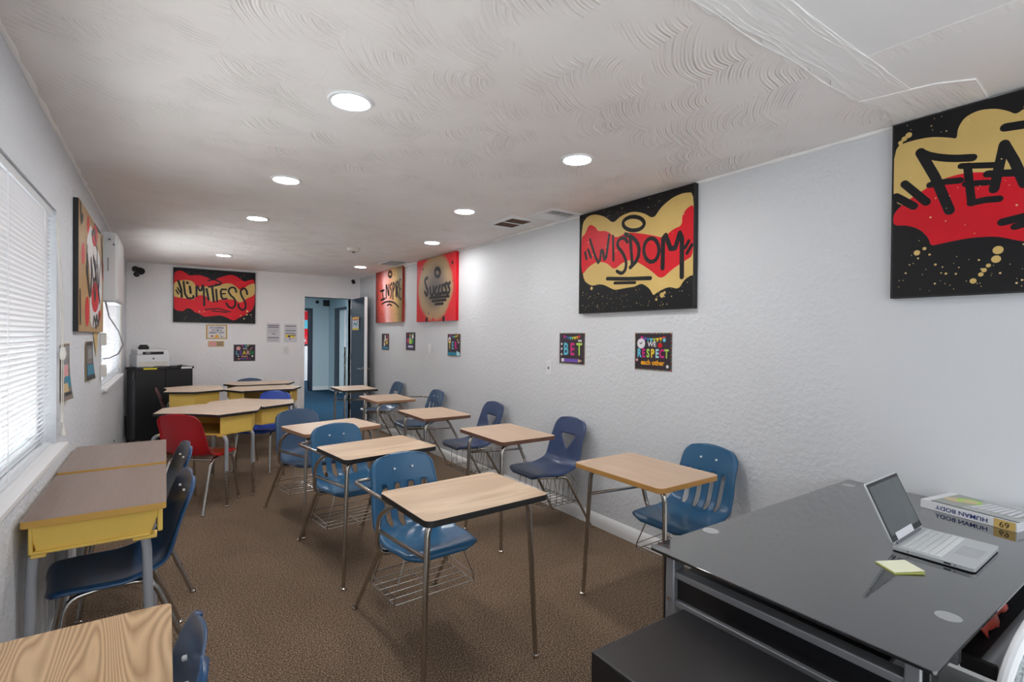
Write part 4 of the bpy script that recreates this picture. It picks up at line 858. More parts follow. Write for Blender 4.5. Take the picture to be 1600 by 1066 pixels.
def d_pap2(f):
    for v, h in ((0.86, 0.05), (0.62, 0.05), (0.46, 0.04)): f.rect(0.1, v, 0.9, v + h, 'ink_grey')
    f.rect(0.12, 0.26, 0.84, 0.42, 'p_yellow'); f.rect(0.3, 0.28, 0.48, 0.38, 'p_navyink'); f.rect(0.52, 0.36, 0.9, 0.41, 'ink_grey'); f.dot(0.45, 0.18, 0.01, 'p_slate')
    for v in (0.78, 0.74, 0.56, 0.52): f.rect(0.1, v, 0.8, v + 0.01, 'ink_grey')
board('F', 1.551, 1.337, 0.194, 0.292, 'white printed notice with a yellow band above the light switch', d_pap2, name='paper_notice', m='paper', cat='paper', group='paper notices by the light switch', dep=0.001)
def d_door(f):
    f.rect(0.0, 0.80, 1, 1, 'p_orange'); f.rect(0, 0, 1, 0.14, 'p_yellow'); f.rect(0.1, 0.74, 0.9, 0.82, 'p_brownred'); f.stroke([(0.2, 0.35), (0.3, 0.55), (0.45, 0.5), (0.6, 0.35), (0.8, 0.6)], 0.03, 'p_teal')
t = thing('door_sign', 'white and orange notice taped to the open navy door', 'sign', (2.590, 8.55, 1.545))
MB().box((-0.002, -0.37, 0), (0, 0, 0.215)).build('card', 'paper', t, smooth=False)
f = Flat((-0.0024, 0, 0), (0, -1, 0), (0, 0, 1), 0.37, 0.215); d_door(f); f.build('print', t)
t.rotation_euler = (0, 0, R(-1.5))

# posters with curled edges on the left wall
def curled(s, z, W, Hh, label, draw):
    t = thing('paper_poster', label, 'poster', onwall('L', s, z))
    n = 10; b = MB(); vs = []
    dx = lambda i, j: 0.004 + 0.03 * max(0, (j / n) - 0.35) ** 2 * 1.6 * (1 if True else 0) + 0.012 * (i / 6) ** 2
    P = lambda u, v: Vector((0.004 + 0.030 * max(0, 0.75 - v) ** 2 * u + 0.008 * u * u, u * W, v * Hh))
    for i in range(7):
        for j in range(n + 1): vs.append(P(i / 6, j / n))
    b.add(vs, [(i * (n + 1) + j, (i + 1) * (n + 1) + j, (i + 1) * (n + 1) + j + 1, i * (n + 1) + j + 1) for i in range(6) for j in range(n)])
    b.build('sheet', 'p_wood', t, solid=0.0006)
    c = MB(); mats = []
    for u0, v0, u1, v1, m in draw:
        if m not in mats: mats.append(m)
        g = []
        for i in range(4):
            for j in range(6):
                q = P(u0 + (u1 - u0) * i / 3, v0 + (v1 - v0) * j / 5); g.append(q + Vector((0.0012 + 0.0003 * len(c.m) / 20, 0, 0)))
        c.add(g, [(i * 6 + j, (i + 1) * 6 + j, (i + 1) * 6 + j + 1, i * 6 + j + 1) for i in range(3) for j in range(5)], mats.index(m))
    c.build('print', mats, t, smooth=False)
curled(3.42, 1.10, 0.20, 0.30, 'curled grey and tan picture sheet just beside the near window', [(0.02, 0.01, 0.99, 0.99, 'p_grey'), (0.1, 0.55, 0.9, 0.95, 'silver_paint'), (0.3, 0.4, 0.8, 0.62, 'p_pink'), (0.4, 0.22, 0.95, 0.42, 'p_teal'), (0.2, 0.15, 0.7, 0.3, 'p_wood'), (0.35, 0.08, 0.9, 0.14, 'p_dark')])
curled(4.38, 1.13, 0.30, 0.27, 'smaller curled picture sheet with a teal lower band, under the gold canvas', [(0.05, 0.02, 0.99, 0.99, 'p_dark'), (0.2, 0.42, 0.9, 0.88, 'p_grey'), (0.35, 0.55, 0.88, 0.80, 'silver_paint'), (0.2, 0.14, 0.94, 0.40, 'p_teal')])
t = thing('paper_pennant', 'yellow triangular paper pennant on the left wall below the gold canvas', 'pennant', onwall('L', 4.80, 1.27))
MB().add([(0.003, 0.0, 0.20), (0.003, 0.34, 0.20), (0.003, 0.2, 0.0), (0.004, 0.0, 0.20), (0.004, 0.34, 0.20), (0.004, 0.2, 0.0)], [(0, 1, 2), (5, 4, 3), (0, 3, 4, 1), (1, 4, 5, 2), (2, 5, 3, 0)]).build('sheet', 'p_gold', t, smooth=False)

# switch plates, outlets
def plate(side, s, z, label, name='light_switch', cat='switch', wide=0.075, tall=0.118, toggle=True):
    t = thing(name, label, cat, onwall(side, s, z)); U, N = SIDE[side]
    panel(side, wide, tall, 0.006, 'plate', 'white_plastic', t, bevel=0.002)
    a = U * (wide / 2 - 0.006) + Vector((0, 0, tall / 2 - 0.012)) + N * 0.006; c = a + U * 0.012 + Vector((0, 0, 0.024)) + N * 0.009
    MB().box([min(a[i], c[i]) for i in range(3)], [max(a[i], c[i]) for i in range(3)]).build('toggle' if toggle else 'socket', 'offwhite' if toggle else 'ink_grey', t, bevel=0.002)
plate('F', 1.545, 1.15, 'white light switch plate under the printed notices by the doorway')
plate('R', 3.50, 1.13, 'white light switch plate left of the BET sign', toggle=False)
plate('R', 5.92, 1.24, 'narrow white plate between the two small signs on the right wall')
plate('L', 6.50, 0.30, 'white electrical outlet low on the left wall behind the walnut desks', 'wall_outlet', 'outlet', toggle=False)

# white wall box with its dangling cable
t = thing('wall_air_unit', 'white metal wall box with a dangling grey cable above the far window', 'wall unit', (XL, 5.30, 1.715))
MB().box((0.0, 0.0, 0.0), (0.11, 0.72, 0.57)).build('housing', 'white_metal', t, bevel=0.012)
MB().box((0.05, -0.002, 0.25), (0.056, 0.001, 0.36)).build('slot', 'ink_grey', t, smooth=False)
for x, z in ((0.062, 0.51), (0.09, 0.47)): MB().lathe([(0.008, 0.0), (0.008, -0.006), (0, -0.006)], 10, axis='y', at=(x, 0, z)).build('screw', 'ink_grey', t)
MB().box((0.109, 0.02, 0.02), (0.117, 0.70, 0.55)).build('front_cover', 'white_plastic', t, bevel=0.003)
b = MB(); b.tube([(0.03, 0.1, 0.0), (0.045, 0.2, -0.12), (0.10, 0.34, -0.24), (0.13, 0.40, -0.36), (0.10, 0.34, -0.44), (0.05, 0.18, -0.47), (0.02, 0.05, -0.47)], 0.0055, n=8); b.build('cable', 'ink_grey', t)
for z in (-0.36, -0.62): MB().box((0.0, 0.02, z), (0.04, 0.09, z + 0.10)).build('cable_clamp', 'offwhite', t, bevel=0.004)

t = thing('security_camera', 'black bullet security camera high on the far wall above the printer', 'camera', (-0.315, YF, 2.30))
b = MB(); b.lathe([(0.035, 0), (0.035, -0.012), (0.012, -0.02), (0.012, -0.055)], 16, axis='y', at=(-0.02, 0, -0.03)); b.build('mount', 'black_plastic', t)
b = MB(); dr = Vector((0.45, -0.75, -0.25)).normalized() * 0.12; o_ = Vector((-0.01, -0.045, 0.03)); b.tube([o_ - dr * 0.45, o_ + dr * 0.55, o_ + dr * 0.56, o_ + dr * 0.8], [0.042, 0.042, 0.048, 0.046], n=18); b.build('housing', 'black_plastic', t)
t = thing('motion_sensor', 'small black sensor on the far wall above the doorway', 'sensor', (2.645, YF, 2.355))
b = MB(); b.lathe([(0.022, 0), (0.022, -0.015), (0.008, -0.02), (0.008, -0.04)], 14, axis='y'); b.tube([(0, -0.04, 0), (-0.03, -0.075, 0.025)], [0.026, 0.03], n=14); b.build('sensor_head', 'black_plastic', t)

# ------------------------------------------------------------------ black cabinet and printer
CA = R(17)
t = thing('storage_cabinet', 'black two-door metal cabinet in the far left corner carrying the printer', 'cabinet', (-0.325, 8.06, 0), CA)
CW, CD, CH = 0.665, 0.355, 1.012
MB().box((0.004, 0.018, 0.085), (CW - 0.004, CD, CH - 0.03)).build('body', ['cabinet_side_lit'], t, bevel=0.003)
MB().box((-0.012, -0.006, CH - 0.03), (CW + 0.012, CD + 0.004, CH)).build('top', 'cabinet_black', t, bevel=0.003)
for x0, x1, hx in ((0.004, 0.338, 0.318), (0.342, CW - 0.004, 0.36)):
    dd = MB().box((x0, 0.0, 0.085), (x1, 0.017, CH - 0.034)).build('door', 'cabinet_black', t, bevel=0.002)
    MB().box((hx - 0.006, -0.012, 0.52), (hx + 0.006, 0.002, 0.62)).build('handle', 'cabinet_black', dd, bevel=0.002)
for x in (0.04, CW - 0.04):
    for y in (0.05, CD - 0.05): MB().lathe([(0.026, 0.085), (0.020, 0.04), (0.024, 0.0)], 12, at=(x, y, 0)).build('leg', 'silver_paint', t)
MB().box((0.09, -0.0085, CH - 0.026), (0.24, -0.0065, CH - 0.003)).build('yellow_label_strip', 'p_tape', t, smooth=False)
MB().box((0.52, -0.0085, CH - 0.028), (0.65, -0.0065, CH - 0.002)).build('white_label_strip', 'white_plastic', t, smooth=False)
t = thing('printer', 'white laser printer with a black control strip on the black cabinet', 'printer', (-0.33 + 0.02, 8.13, CH), CA)
MB().box((0.0, 0.0, 0.0), (0.37, 0.30, 0.17)).build('body', 'white_plastic', t, bevel=0.012)
MB().box((0.01, 0.02, 0.171), (0.36, 0.29, 0.235)).build('scanner_lid', 'white_plastic', t, bevel=0.01)
MB().box((0.07, -0.004, 0.172), (0.30, 0.03, 0.205)).build('control_panel', 'black_plastic', t, bevel=0.003)
MB().box((0.10, -0.007, 0.180), (0.15, -0.003, 0.198)).build('display', 'silver_paint', t, smooth=False)
MB().box((0.02, -0.004, 0.012), (0.35, 0.002, 0.075)).build('paper_tray', 'offwhite', t, bevel=0.003)
MB().lathe([(0.012, 0.0), (0.012, -0.003), (0.0, -0.003)], 16, axis='y', at=(0.185, 0.0, 0.115)).build('badge', 'ink_grey', t)
t = thing('black_handset', 'small black item sitting on top of the printer', 'device', (-0.285, 8.22, CH + 0.235), CA)
MB().prism([(0, 0), (0.11, 0), (0.11, 0.07), (0, 0.07)], 0, 0.045).build('body', 'black_plastic', t, bevel=0.01)
MB().box((0.01, 0.02, 0.045), (0.10, 0.05, 0.062)).build('receiver', 'black_plastic', t, bevel=0.008)
b = MB(); b.tube([(-0.40, 8.10, CH + 0.006), (-0.36, 8.04, CH + 0.007), (-0.32, 8.045, CH + 0.007), (-0.345, 8.02, CH - 0.06), (-0.355, 8.015, CH - 0.14), (-0.335, 8.02, CH - 0.16), (-0.325, 8.02, CH - 0.08), (-0.315, 8.045, CH + 0.006)], 0.005, n=6)
tag(b.build('usb_cable', 'black_plastic'), 'thin black cable looped over the left edge of the cabinet', 'cable')
b = MB(); b.tube([(-0.13, 8.06, CH + 0.006), (-0.10, 8.08, CH + 0.018), (-0.02, 8.11, CH + 0.014), (0.06, 8.10, CH + 0.006)], 0.005, n=6); b.tube([(0.03, 8.12, CH + 0.008), (0.10, 8.16, CH + 0.012), (0.18, 8.20, CH + 0.014)], [0.005, 0.005, 0.016], n=6)
tag(b.build('power_cable', 'black_plastic'), 'black cable lying in front of the printer on the cabinet top', 'cable')
b = MB(); b.tube([(XL + 0.03, 7.95, 0.42), (XL + 0.035, 7.93, 0.2), (XL + 0.06, 7.9, 0.05), (-0.30, 7.98, 0.02), (-0.2, 8.0, 0.02)], 0.012, n=6)
tag(b.build('floor_cable', 'black_plastic'), 'thick black cable running down the corner wall by the cabinet', 'cable')

# ------------------------------------------------------------------ chairs
PROF = [(0.214, 0.412), (0.208, 0.432), (0.190, 0.443), (0.13, 0.442), (0.05, 0.434), (-0.03, 0.430), (-0.10, 0.434), (-0.155, 0.449), (-0.19, 0.480), (-0.212, 0.53), (-0.232, 0.60), (-0.252, 0.68), (-0.270, 0.75), (-0.284, 0.80), (-0.289, 0.815)]
def _resample(n):
    P = [Vector(p) for p in PROF]; Q = []
    for i in range(len(P) - 1):
        p0, p1, p2, p3 = P[max(i - 1, 0)], P[i], P[i + 1], P[min(i + 2, len(P) - 1)]
        for k in range(12):
            t = k / 12
            Q.append(0.5 * ((2 * p1) + (p2 - p0) * t + (2 * p0 - 5 * p1 + 4 * p2 - p3) * t * t + (3 * p1 - p0 - 3 * p2 + p3) * t ** 3))
    Q.append(P[-1]); L = [0]
    for i in range(1, len(Q)): L.append(L[-1] + (Q[i] - Q[i - 1]).length)
    out = []; j = 0
    for i in range(n + 1):
        d = L[-1] * i / n
        while j < len(L) - 2 and L[j + 1] < d: j += 1
        t = (d - L[j]) / max(1e-9, L[j + 1] - L[j]); out.append(Q[j].lerp(Q[j + 1], min(1, max(0, t))))
    return out, L[-1]
def lerp_table(tab, s):
    for (a, va), (b_, vb) in zip(tab, tab[1:]):
        if s <= b_:
            t = (s - a) / (b_ - a); t = t * t * (3 - 2 * t); return va + (vb - va) * t
    return tab[-1][1]
def slots():
    hs = []
    for x in (-0.105, -0.036, 0.036, 0.105):
        lean = x * 0.10
        hs.append([(x - 0.011, 0.452), (x + 0.011, 0.452), (x + 0.0165 + lean * .3, 0.475), (x + 0.0165 + lean, 0.645), (x + 0.009 + lean, 0.66), (x - 0.009 + lean, 0.66), (x - 0.0165 + lean, 0.645), (x - 0.0165 + lean * .3, 0.475)])
    return hs
TRI = [[(-0.084, 0.670), (-0.076, 0.680), (0.076, 0.680), (0.084, 0.670), (0.012, 0.572), (0.0, 0.565), (-0.012, 0.572)]]
OVAL = [[(0.066 * math.cos(2 * PI * k / 14), 0.512 + 0.022 * math.sin(2 * PI * k / 14)) for k in range(14)]]
def inpoly(x, y, P):
    c = False; j = len(P) - 1
    for i in range(len(P)):
        if (P[i][1] > y) != (P[j][1] > y) and x < (P[j][0] - P[i][0]) * (y - P[i][1]) / (P[j][1] - P[i][1]) + P[i][0]: c = not c
        j = i
    return c
def nearest(x, y, P):
    best = None
    for i in range(len(P)):
        a = Vector(P[i]); b_ = Vector(P[(i + 1) % len(P)]); d = b_ - a
        t = max(0, min(1, (Vector((x, y)) - a).dot(d) / d.length_squared)); q = a + d * t; e = (q - Vector((x, y))).length
        if best is None or e < best[0]: best = (e, q)
    return best
_shell_cache = {}
def shell(kind, m, parent, y0=0.0, wide=1.0):
    holes = {'slots': slots(), 'triangle': TRI, 'oval': OVAL, 'plain': []}[kind]
    key = (kind, m, wide)
    if key in _shell_cache:
        o = bpy.data.objects.new('seat_shell', _shell_cache[key])
    else:
        ns, nc = 62, 44
        prof, L = _resample(ns)
        wt = [(0, 0.165), (0.06, 0.198), (0.28, 0.214), (0.50, 0.205), (0.62, 0.200), (0.85, 0.188), (1.0, 0.172)]
        def width(s):
            d0 = s * L; d1 = (1 - s) * L; w_ = lerp_table(wt, s)
            if d0 < 0.05: w_ -= 0.05 * (1 - math.sqrt(max(0, 1 - (1 - d0 / 0.05) ** 2)))
            if d1 < 0.075: w_ -= 0.075 * (1 - math.sqrt(max(0, 1 - (1 - d1 / 0.075) ** 2)))
            return w_ * wide
        def pt(a, i, z=None):
            fi = i
            if z is not None:        # find the row whose height is z (back only)
                k = ns // 2
                while k < ns - 1 and prof[k + 1].y < z: k += 1
                fi = k + (z - prof[k].y) / max(1e-6, prof[k + 1].y - prof[k].y)
            i0 = int(min(ns - 1, max(0, math.floor(fi)))); tt = fi - i0
            p = prof[i0].lerp(prof[i0 + 1], tt); tg = (prof[min(ns, i0 + 2)] - prof[max(0, i0 - 1)]).normalized()
            nrm = Vector((tg.y, -tg.x))
            if nrm.y < 0 and fi < ns * 0.4: nrm = -nrm
            if nrm.x < 0 and fi >= ns * 0.4: nrm = -nrm
            s = fi / ns
            cup = lerp_table([(0, 0.006), (0.3, 0.016), (0.5, 0.036), (0.7, 0.036), (1.0, 0.016)], s) * a * a
            e = max(0, abs(a) - 0.90) / 0.10
            cup -= 0.016 * e * e
            q = p + nrm * cup
            q.y -= 0.015 * a * a * max(0, (s - 0.86) / 0.14) ** 1.5
            return q, fi
        b = MB(); inf = {}
        for i in range(ns + 1):
            s = i / ns; w_ = width(s)
            for j in range(nc + 1):
                a = -1 + 2 * j / nc; a = math.copysign(abs(a) ** 0.92, a)
                q, _ = pt(a, i); b.v.append((a * w_, q.x, q.y)); inf[len(b.v) - 1] = (a * w_, prof[i].y, i)
        kept = set(); gone = {}
        fs = []
        for i in range(ns):
            for j in range(nc):
                q = [i * (nc + 1) + j, i * (nc + 1) + j + 1, (i + 1) * (nc + 1) + j + 1, (i + 1) * (nc + 1) + j]
                cx = sum(inf[k][0] for k in q) / 4; cz = sum(inf[k][1] for k in q) / 4
                hit = None
                if i > ns * 0.46:
                    for h in holes:
                        if inpoly(cx, cz, h): hit = h
                if hit:
                    for k in q: gone[k] = hit
                else:
                    fs.append(q); kept.update(q)
        for k, h in gone.items():
            if k in kept:
                x, z, i = inf[k]; e, q = nearest(x, z, h)
                if e < 0.02:
                    k0 = ns // 2
                    while k0 < ns - 1 and prof[k0 + 1].y < q.y: k0 += 1
                    fi = k0 + (q.y - prof[k0].y) / max(1e-6, prof[k0 + 1].y - prof[k0].y)
                    w_ = width(fi / ns); r, _ = pt(q.x / w_, fi); b.v[k] = (q.x, r.x, r.y)
        for q in fs: b.f.append(q); b.m.append(0)
        o = b.build('seat_shell', m, None, solid=0.0055, ang=60)
        COL.objects.unlink(o)
        _shell_cache[key] = o.data
        md = None
    if not o.modifiers:
        md = o.modifiers.new('thickness', 'SOLIDIFY'); md.thickness = 0.0055; md.offset = 0
    COL.objects.link(o); o.parent = parent; o.location = (0, y0, 0)
    return o
def rivets(sh, xs=(-0.052, 0.052), z=0.735, y=-0.252, m='white_plastic'):
    for x in xs:
        MB().lathe([(0.0062, -0.004), (0.0062, 0.0035), (0.004, 0.006), (0.0, 0.0065)], 12, axis='y', at=(x, y, z)).build('rivet', m, sh)

def leg(pts, r, parent, m='chrome', foot=True, name='leg'):
    b = MB(); b.tube(pts, r, n=12)
    if foot:
        p = Vector(pts[-1]); b.lathe([(0.011, 0.014), (0.0165, 0.009), (0.0165, 0.0), (0.0, 0.0)], 14, at=(p.x, p.y, 0.0))
    return b.build(name, m, parent)

def stack_chair(label, x, y, rz, m, kind, group='plastic shell chairs at the yellow desks', metal='chrome', riv=True, wide=1.0):
    t = thing('shell_chair', label, 'chair', (x, y, 0), rz, group)
    sh = shell(kind, m, t, wide=wide)
    if riv: rivets(sh)
    for s in (-1, 1):
        leg(fillet([(s * 0.165, 0.05, 0.418), (s * 0.178, 0.155, 0.412), (s * 0.205, 0.215, 0.0)], 0.06), 0.0115, t, metal)
        leg(fillet([(s * 0.165, 0.02, 0.418), (s * 0.178, -0.12, 0.412), (s * 0.21, -0.275, 0.0)], 0.06), 0.0115, t, metal)
    b = MB()
    b.tube([(-0.175, 0.11, 0.415), (0.175, 0.11, 0.415)], 0.010, n=10); b.tube([(-0.177, -0.11, 0.410), (0.177, -0.11, 0.410)], 0.010, n=10)
    for s in (-1, 1): b.tube([(s * 0.165, -0.10, 0.418), (s * 0.165, 0.10, 0.418)], 0.010, n=10)
    b.build('seat_frame', metal, t)
    return t

# ------------------------------------------------------------------ combo desks: writing top and seat on one frame
def combo(label, x, y, rz, sh_mat, kind, top='oak_light', edge='edge_black', arm=True, basket='flat', legs='side', riv=True, metal='dark_chrome', seat_y=-0.385, tw=0.61, td=0.46, splay=0.325):
    t = thing('combo_desk', label, 'student desk', (x, y, 0), rz, 'chair desks in the two classroom rows')
    MB().prism(rrect(tw, td, 0.032), 0.729, 0.756, 0, 1).build('desktop', [top, edge], t, bevel=0.004)
    sh = shell(kind, sh_mat, t, seat_y)
    if riv: rivets(sh)
    hx, hy = tw / 2, td / 2
    for s in (-1, 1):
        if legs == 'side':
            leg(fillet([(s * 0.12, hy - 0.10, 0.722), (s * (hx - 0.05), hy - 0.09, 0.722), (s * (hx - 0.02), hy - 0.065, 0.0)], 0.06), [0.0125] * 7 + [0.0105], t, metal)
        else:
            leg(fillet([(s * 0.20, -0.17, 0.722), (s * (hx - 0.085), hy - 0.05, 0.722), (s * (hx - 0.06), hy - 0.035, 0.0)], 0.085), [0.0135] * 7 + [0.0115], t, metal)
        leg(fillet([(s * 0.19, seat_y - 0.0, 0.414), (s * 0.215, seat_y - 0.045, 0.408), (s * 0.238, seat_y - splay, 0.0)], 0.05), [0.0125] * 7 + [0.0095], t, metal)
    b = MB(); b.tube(fillet([(0.10, -0.10, 0.722), (hx - 0.025, -0.13, 0.722), (hx - 0.026, -0.29, 0.625), (0.252, seat_y + 0.005, 0.45), (0.225, seat_y + 0.01, 0.410), (-0.20, seat_y + 0.02, 0.410)], 0.055), 0.0125, n=12)
    b.build('support_tube', metal, t)
    b = MB(); b.tube([(hx - 0.045, hy - 0.085, 0.575), (0.266, -0.335, 0.545)], 0.0095, n=10); b.build('cross_bar', metal, t)
    b = MB(); b.tube([(-0.195, seat_y - 0.03, 0.410), (-0.14, seat_y + 0.15, 0.414), (0.14, seat_y + 0.15, 0.414), (0.2, seat_y - 0.03, 0.410)], 0.009, n=10); b.build('seat_frame', metal, t)
    if legs != 'side':
        b = MB(); b.tube(fillet([(-0.20, -0.165, 0.722), (-0.12, -0.185, 0.720), (0.12, -0.185, 0.720), (0.20, -0.165, 0.722)], 0.03), 0.012, n=10); b.build('under_frame', metal, t)
    if arm:
        b = MB(); b.tube(fillet([(hx - 0.06, -0.09, 0.724), (hx - 0.015, -0.15, 0.722), (hx - 0.025, seat_y - 0.235, 0.705), (0.165, seat_y - 0.262, 0.700)], 0.045), 0.0095, n=10); b.build('armrest', metal, t)
    b = MB(); y0, y1 = seat_y + 0.13, seat_y - 0.17
    if basket == 'flat':
        for k in range(6):
            yy_ = y0 + (y1 - y0) * k / 5; b.tube([(-0.215, yy_, 0.205), (0.215, yy_, 0.205)], 0.0028, n=6)
        for s in (-1, 0, 1): b.tube([(s * 0.215, y0, 0.203), (s * 0.215, y1, 0.203)], 0.0032, n=6)
        for s in (-1, 1):
            b.tube([(s * 0.15, y0 - 0.03, 0.412), (s * 0.215, y0 + 0.0, 0.235), (s * 0.215, y0, 0.205)], 0.0032, n=6)
            b.tube([(s * 0.18, y1 + 0.10, 0.412), (s * 0.215, y1 + 0.03, 0.205)], 0.0032, n=6)
        b.tube([(-0.215, y1, 0.205), (-0.215, y1, 0.245), (0.215, y1, 0.245), (0.215, y1, 0.205)], 0.0032, n=6)
        b.tube([(-0.215, y0, 0.235), (-0.215, y1, 0.245)], 0.0028, n=6); b.tube([(0.215, y0, 0.235), (0.215, y1, 0.245)], 0.0028, n=6)
    else:
        for k in range(8):
            xx = -0.185 + 0.37 * k / 7
            b.tube(fillet([(xx * 0.8, y1 + 0.05, 0.412), (xx, y1 - 0.01, 0.34), (xx, y1 + 0.0, 0.20), (xx, y0 + 0.03, 0.20), (xx, y0 + 0.045, 0.245)], 0.03, 3), 0.0028, n=6)
        for s in (-1, 1):
            for k in range(5):
                yy_ = y1 + (y0 - y1) * (k + 0.4) / 5; b.tube(fillet([(s * 0.155, yy_, 0.412), (s * 0.195, yy_, 0.33), (s * 0.195, yy_, 0.202), (s * 0.10, yy_, 0.202)], 0.03, 3), 0.0026, n=6)
        b.tube([(-0.2, y1, 0.203), (0.2, y1, 0.203)], 0.0032, n=6); b.tube([(-0.2, y0 + 0.03, 0.203), (0.2, y0 + 0.03, 0.203)], 0.0032, n=6)
        b.tube([(-0.07 + 0.14 * k / 10, y0 + 0.03, 0.205 + 0.11 * math.sin(PI * k / 10) ** 0.6) for k in range(11)], 0.0028, n=6)
    b.build('book_basket', 'wire', t)
    return t
combo('nearest chair desk of the middle row, black edged top, blue slotted seat', 1.105, 1.985, R(182.5), 'blue_shell', 'slots')
combo('second chair desk of the middle row, between the nearest and the round-backed one', 1.105, 3.12, R(187), 'blue_shell', 'slots')
combo('third chair desk of the middle row with a plain slate blue seat back', 1.065, 4.03, R(191), 'slate_shell', 'plain', top='oak_plain', edge='edge_tan', riv=False, arm=False)
combo('gold-edged chair desk beside the black glass desk, glossy blue slotted seat', 2.122, 1.845, R(90), 'blue_shell', 'slots', top='oak_plain', edge='edge_gold', arm=False, legs='side', seat_y=-0.325, splay=0.27)
combo('chair desk below the BET sign with a navy triangle-hole seat', 2.07, 3.10, R(90), 'navy_shell', 'triangle', seat_y=-0.36, splay=0.28, top='oak_plain', edge='edge_brown', arm=False, basket='round', legs='back', riv=False)
combo('chair desk against the right wall behind the one below the BET sign', 2.03, 4.24, R(90), 'navy_shell', 'triangle', splay=0.29, top='oak_plain', edge='edge_brown', arm=False, basket='round', legs='back', riv=False)
combo('chair desk on the right, fourth from the black glass desk, seat with white rivets', 2.07, 5.54, R(90), 'slate_shell', 'slots', seat_y=-0.36, splay=0.28, top='oak_plain', edge='edge_tan', arm=True, basket='round', legs='back')
combo('chair desk farthest down the right row, standing before the open doorway', 2.08, 6.79, R(90), 'slate_shell', 'triangle', seat_y=-0.35, splay=0.28, top='oak_plain', edge='edge_black', arm=False, basket='round', legs='back', riv=False)

# ------------------------------------------------------------------ yellow tub desks
def tub_leg(p, q, parent):
    """grey bent sleeve with a drilled chrome insert; p under the tub, q on the floor"""
    p, q = Vector(p), Vector(q); k = p.lerp(q, 0.62); z1 = 0.30
    e = Vector((q.x + (p.x - q.x) * 0.15, q.y + (p.y - q.y) * 0.15, z1))
    h = MB().tube(fillet([p, Vector((q.x, q.y, p.z - 0.02)).lerp(p, 0.2), e], 0.05), 0.0165, n=12).build('leg', 'grey_tube', parent)
    b = MB(); b.tube([e + Vector((0, 0, 0.02)), q], 0.0125, n=12); b.lathe([(0.013, 0.014), (0.0175, 0.008), (0.0175, 0.0), (0.0, 0.0)], 14, at=(q.x, q.y, 0)); b.build('leg_insert', 'chrome', h)
    b = MB(); d = (q - e)
    for i in range(8):
        c = e + d * (0.10 + 0.095 * i); b.tube([c + Vector((-0.0132, 0, 0)), c + Vector((0.0132, 0, 0))], 0.0042, n=8); b.tube([c + Vector((0, -0.0132, 0)), c + Vector((0, 0.0132, 0))], 0.0042, n=8)
    b.build('adjustment_holes', 'dark_gap', h)
def hex_desk(label, x, y, rz, z=0.78, w=0.45, fw=0.29, d=0.31):
    t = thing('tub_desk', label, 'student desk', (x, y, 0), rz, 'yellow six-sided tub desks')
    out = []
    for k in range(9):                                  # front edge curves in for the sitter
        u = -fw + 2 * fw * k / 8; out.append((u, -d + 0.035 * math.sin(PI * k / 8)))
    out += [(w - 0.01, -0.02), (w - 0.01, 0.02), (fw + 0.02, d - 0.01), (fw, d), (-fw, d), (-fw - 0.02, d - 0.01), (-w + 0.01, 0.02), (-w + 0.01, -0.02)]
    MB().prism(out, z - 0.024, z, 0, 1).build('desktop', ['beige_top', 'edge_black'], t, bevel=0.003)
    z0, z1 = z - 0.185, z - 0.026
    hexo = [(-0.265, -0.25), (-0.395, -0.005), (-0.265, 0.26), (0.265, 0.26), (0.395, -0.005), (0.265, -0.25)]
    b = MB(); b.prism(hexo[::-1], z0, z0 + 0.012, 1)
    for i in range(5):
        p0, p1 = Vector(hexo[i]), Vector(hexo[i + 1]); n_ = Vector((p1.y - p0.y, -(p1.x - p0.x))).normalized() * 0.012
        q = [p0, p1, p1 + n_, p0 + n_]
        if abs(sum(q[k].x * q[(k + 1) % 4].y - q[(k + 1) % 4].x * q[k].y for k in range(4))) < 1e-9: continue
        b.prism([(v.x, v.y) for v in q], z0, z1, 0)
    b.build('book_box', ['yellow_plastic', 'yellow_plastic'], t, bevel=0.003)
    for sx in (-1, 1):
        MB().box((sx * 0.262 - 0.03, -0.255, z0 - 0.012), (sx * 0.262 + 0.03, -0.20, z0)).build('leg_socket', 'yellow_plastic', t, bevel=0.004)
        MB().box((sx * 0.33 - 0.03, 0.02, z0 - 0.012), (sx * 0.33 + 0.03, 0.075, z0)).build('leg_socket', 'yellow_plastic', t, bevel=0.004)
    for sx in (-1, 1):
        tub_leg((sx * 0.262, -0.22, z0 - 0.008), (sx * 0.34, -0.27, 0.0), t)
        tub_leg((sx * 0.325, 0.045, z0 - 0.008), (sx * 0.375, 0.06, 0.0), t)
    return t
hex_desk('yellow tub desk with the red chair pulled up to it', 0.33, 5.30, R(-38))
hex_desk('yellow tub desk joined behind the one with the red chair', 0.735, 5.845, R(142), z=0.755)
hex_desk('yellow tub desk closest to the black cabinet', 0.285, 7.41, R(-90))
hex_desk('yellow tub desk with its open side facing the royal blue chair', 1.035, 7.10, R(0))
hex_desk('yellow tub desk nearest the far wall, joined behind the open-sided one', 1.075, 7.735, R(180), z=0.795)
stack_chair('bright red shell chair pulled up to a yellow desk', 0.250, 5.065, R(-38), 'red_shell', 'oval', riv=False)
stack_chair('royal blue slotted chair tucked under the joined yellow desk', 0.874, 6.104, R(142), 'royal_blue_shell', 'slots', riv=False)
stack_chair('maroon shell chair edge-on beside the black cabinet', 0.185, 7.40, R(-90), 'maroon_shell', 'plain', riv=False)
stack_chair('slate blue chair barely showing beyond the farthest yellow desk', 1.02, 8.06, R(180), 'slate_shell', 'plain', riv=False)

